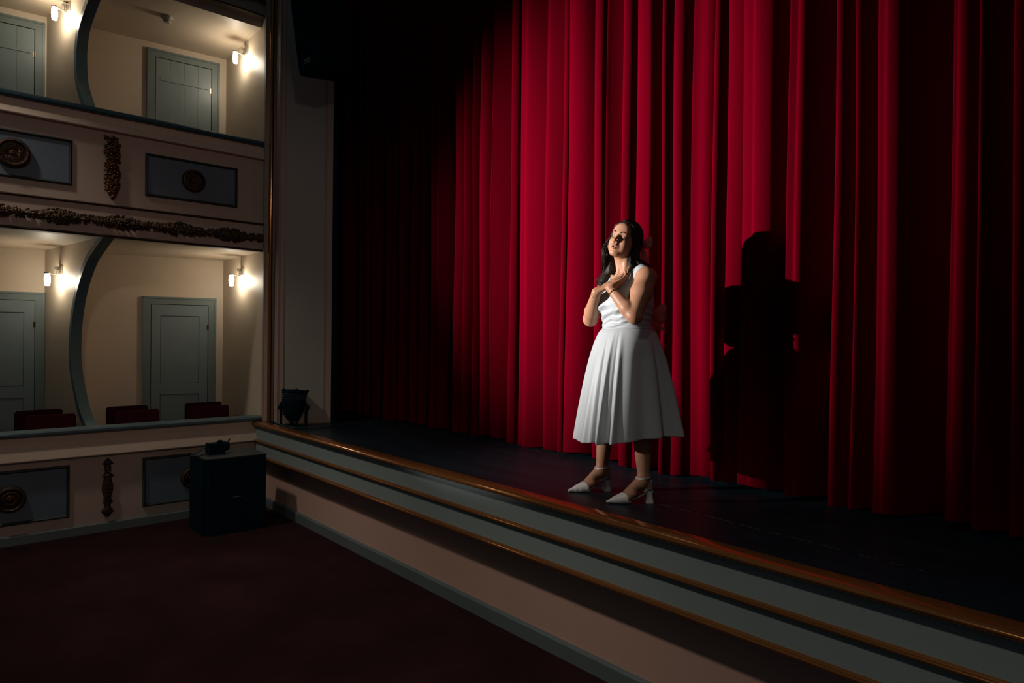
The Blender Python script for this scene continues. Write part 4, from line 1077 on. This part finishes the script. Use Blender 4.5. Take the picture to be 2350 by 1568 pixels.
# ---- shoes
def shoe(i):
    g = G()
    def f(u, w, z): return tuple(fpt(i, u, w, z))
    g.cap(f(.158,0,.032), f(.212,0,.020), .037, .022, .01); g.cap(f(.205,0,.020), f(.262,0,.011), .022, .0085, .012)
    g.cap(f(.150,.014,.026), f(.185,.010,.022), .026, .022, .012); g.cap(f(.150,-.014,.026), f(.185,-.010,.022), .026, .022, .012)
    h, d = FEET[i]; d = d/np.linalg.norm(d); nrm = np.array([-d[1], d[0]])
    def cut(P):
        q = P[:, :2]-h; u = q @ d; w = q @ nrm; z = P[:, 2]
        fl = z-.0005
        topv = u-(.168+.55*np.abs(w)*(-1)+.010)-(.0)      # V-shaped throat
        throat = np.maximum(u-(.180-.75*np.abs(w)), .012-z)
        return np.minimum(fl, throat)
    # keep floor and open throat: subtract where negative
    def cutf(P):
        q = P[:, :2]-h; u = q @ d; w = q @ nrm; z = P[:, 2]
        throat = np.maximum(u-(.182-.85*np.abs(w)), .016-z)
        return np.minimum(z-.001, throat)
    g.p.append(('cut', .002, (cutf,)))
    V, F = nets(g.p, np.array(f(.16,0,.03))-np.array([.14,.14,.06]), np.array(f(.16,0,.03))+np.array([.14,.14,.06]), .002)
    V = relax(V, F, 2, .5)
    root = empty('shoe', (0,0,0)); root.parent = person
    link('toe_upper', npmesh(V, F), M['shoe'], root, True)
    # arched sole
    bm = bmesh.new(); rows = []
    for k in range(15):
        u = .010+.165*k/14; t = (u-.010)/.165
        z = .074*(1-t)**1.0*(1-.25*sin(pi*t))+.004; wd = .024+.010*sin(pi*min(1, t*1.0))*(t)+.006*t
        if t < .15: z = .074-.02*t
        rows.append([bm.verts.new(f(u, s*wd, z+o)) for s, o in ((-1,0),(1,0),(1,.008),(-1,.008))])
    for a, b in zip(rows, rows[1:]):
        for k in range(4): bm.faces.new((a[k], a[(k+1) % 4], b[(k+1) % 4], b[k]))
    bm.faces.new(rows[0]); bm.faces.new(rows[-1]); obj('arched_sole', bm, M['sole'], root, True)
    # flared block heel
    bm = bmesh.new(); rows = []
    for z, u0, u1, wd in ((0,-.004,.040,.024),(.02,-.001,.037,.022),(.045,.002,.036,.0205),(.070,.000,.046,.024)):
        rows.append([bm.verts.new(f(u, w, z)) for u, w in ((u0,-wd*.7),(u0+.006,-wd),(u1,-wd),(u1,wd),(u0+.006,wd),(u0,wd*.7))])
    for a, b in zip(rows, rows[1:]):
        for k in range(6): bm.faces.new((a[k], a[(k+1) % 6], b[(k+1) % 6], b[k]))
    bm.faces.new(rows[0]); bm.faces.new(rows[-1]); obj('block_heel', bm, M['shoe'], root, auto=True)
    # heel counter
    bm = bmesh.new(); rows = []
    for t in np.linspace(0, 1, 7):
        z = .070+.072*t; row = []
        for k in range(13):
            a = -pi*.5+pi*k/12; ext = (1-.75*t)
            ua = .034-.036*cos(a)*(1-.12*t)+.012*t*0; wa = .030*sin(a)*(1-.1*t)
            if abs(sin(a)) > .8: ua = .030+.030*ext*(abs(sin(a))-.8)/.2
            row.append(bm.verts.new(f(ua*1.0, wa, z-.030*t*(1-cos(a))*.9 if t > 0 else z)))
        rows.append(row)
    for a, b in zip(rows, rows[1:]):
        for k in range(12): bm.faces.new((a[k], a[k+1], b[k+1], b[k]))
    r = bmesh.ops.solidify(bm, geom=list(bm.faces), thickness=.0018)
    obj('heel_counter', bm, M['shoe'], root, True)
    # ankle strap
    bm = bmesh.new(); rr = []
    for k in range(40):
        a = 2*pi*k/40; u = .055-.0395*cos(a)*1.02; w = .0385*sin(a); z = .146+.006*cos(a)
        for_ = [(f(u, w, z-.005)), (f(u, w, z+.005)), (f(.055+(u-.055)*1.06, w*1.06, z+.005)), (f(.055+(u-.055)*1.06, w*1.06, z-.005))]
        rr.append([bm.verts.new(q) for q in for_])
    for j in range(40):
        a = rr[j]; b = rr[(j+1) % 40]
        for k in range(4): bm.faces.new((a[k], a[(k+1) % 4], b[(k+1) % 4], b[k]))
    st = obj('ankle_strap', bm, M['shoe'], root, auto=True)
    bm = bmesh.new(); sd = 1 if True else -1
    c = Vector(f(.055,.0425,.146)); dv = Vector((d[0], d[1], 0))
    tube(bm, [c+dv*a+Vector((0,0,b)) for a, b in ((-.007,-.007),(.007,-.007),(.007,.007),(-.007,.007),(-.007,-.007))], .0013, 6)
    bk = obj('buckle', bm, M['gold'], root)
shoe(0); shoe(1)

# ---- jewellery
bm = bmesh.new(); pts = []
for k in range(25):
    a = pi*(.02+.96*k/24); pts.append((.006+.060*cos(a)*1.0, -.020-.062*sin(a)**1.2, 1.345-.048*sin(a)**1.5))
tube(bm, pts, .0011, 5); nk = obj('necklace', bm, M['gold'], person, True)
bm = bmesh.new(); blob(bm, (.010,-.084,1.303), (.006,.004,.0075), 2); obj('pendant', bm, M['pearl'], nk, True)
def bangle(name, c, ax, r, m_, beads=0):
    ax = Vector(ax).normalized(); a0 = ax.cross(Vector((0,0,1))).normalized(); b0 = ax.cross(a0)
    bm = bmesh.new(); c = Vector(c)
    ps = [c+(a0*cos(2*pi*k/24)+b0*sin(2*pi*k/24))*r for k in range(25)]
    tube(bm, ps, .0014, 6, cap=False)
    if beads:
        for k in range(0, 24, 2): blob(bm, ps[k], (.0038,)*3, 1)
    obj(name, bm, m_, person, True)
bangle('bracelet', WR[1]+(EL[1]-WR[1])*.14, EL[1]-WR[1], .0315, M['bronze'], 1)
bangle('wristband', WR[0]+(EL[0]-WR[0])*.08, EL[0]-WR[0], .0290, M['gold'])
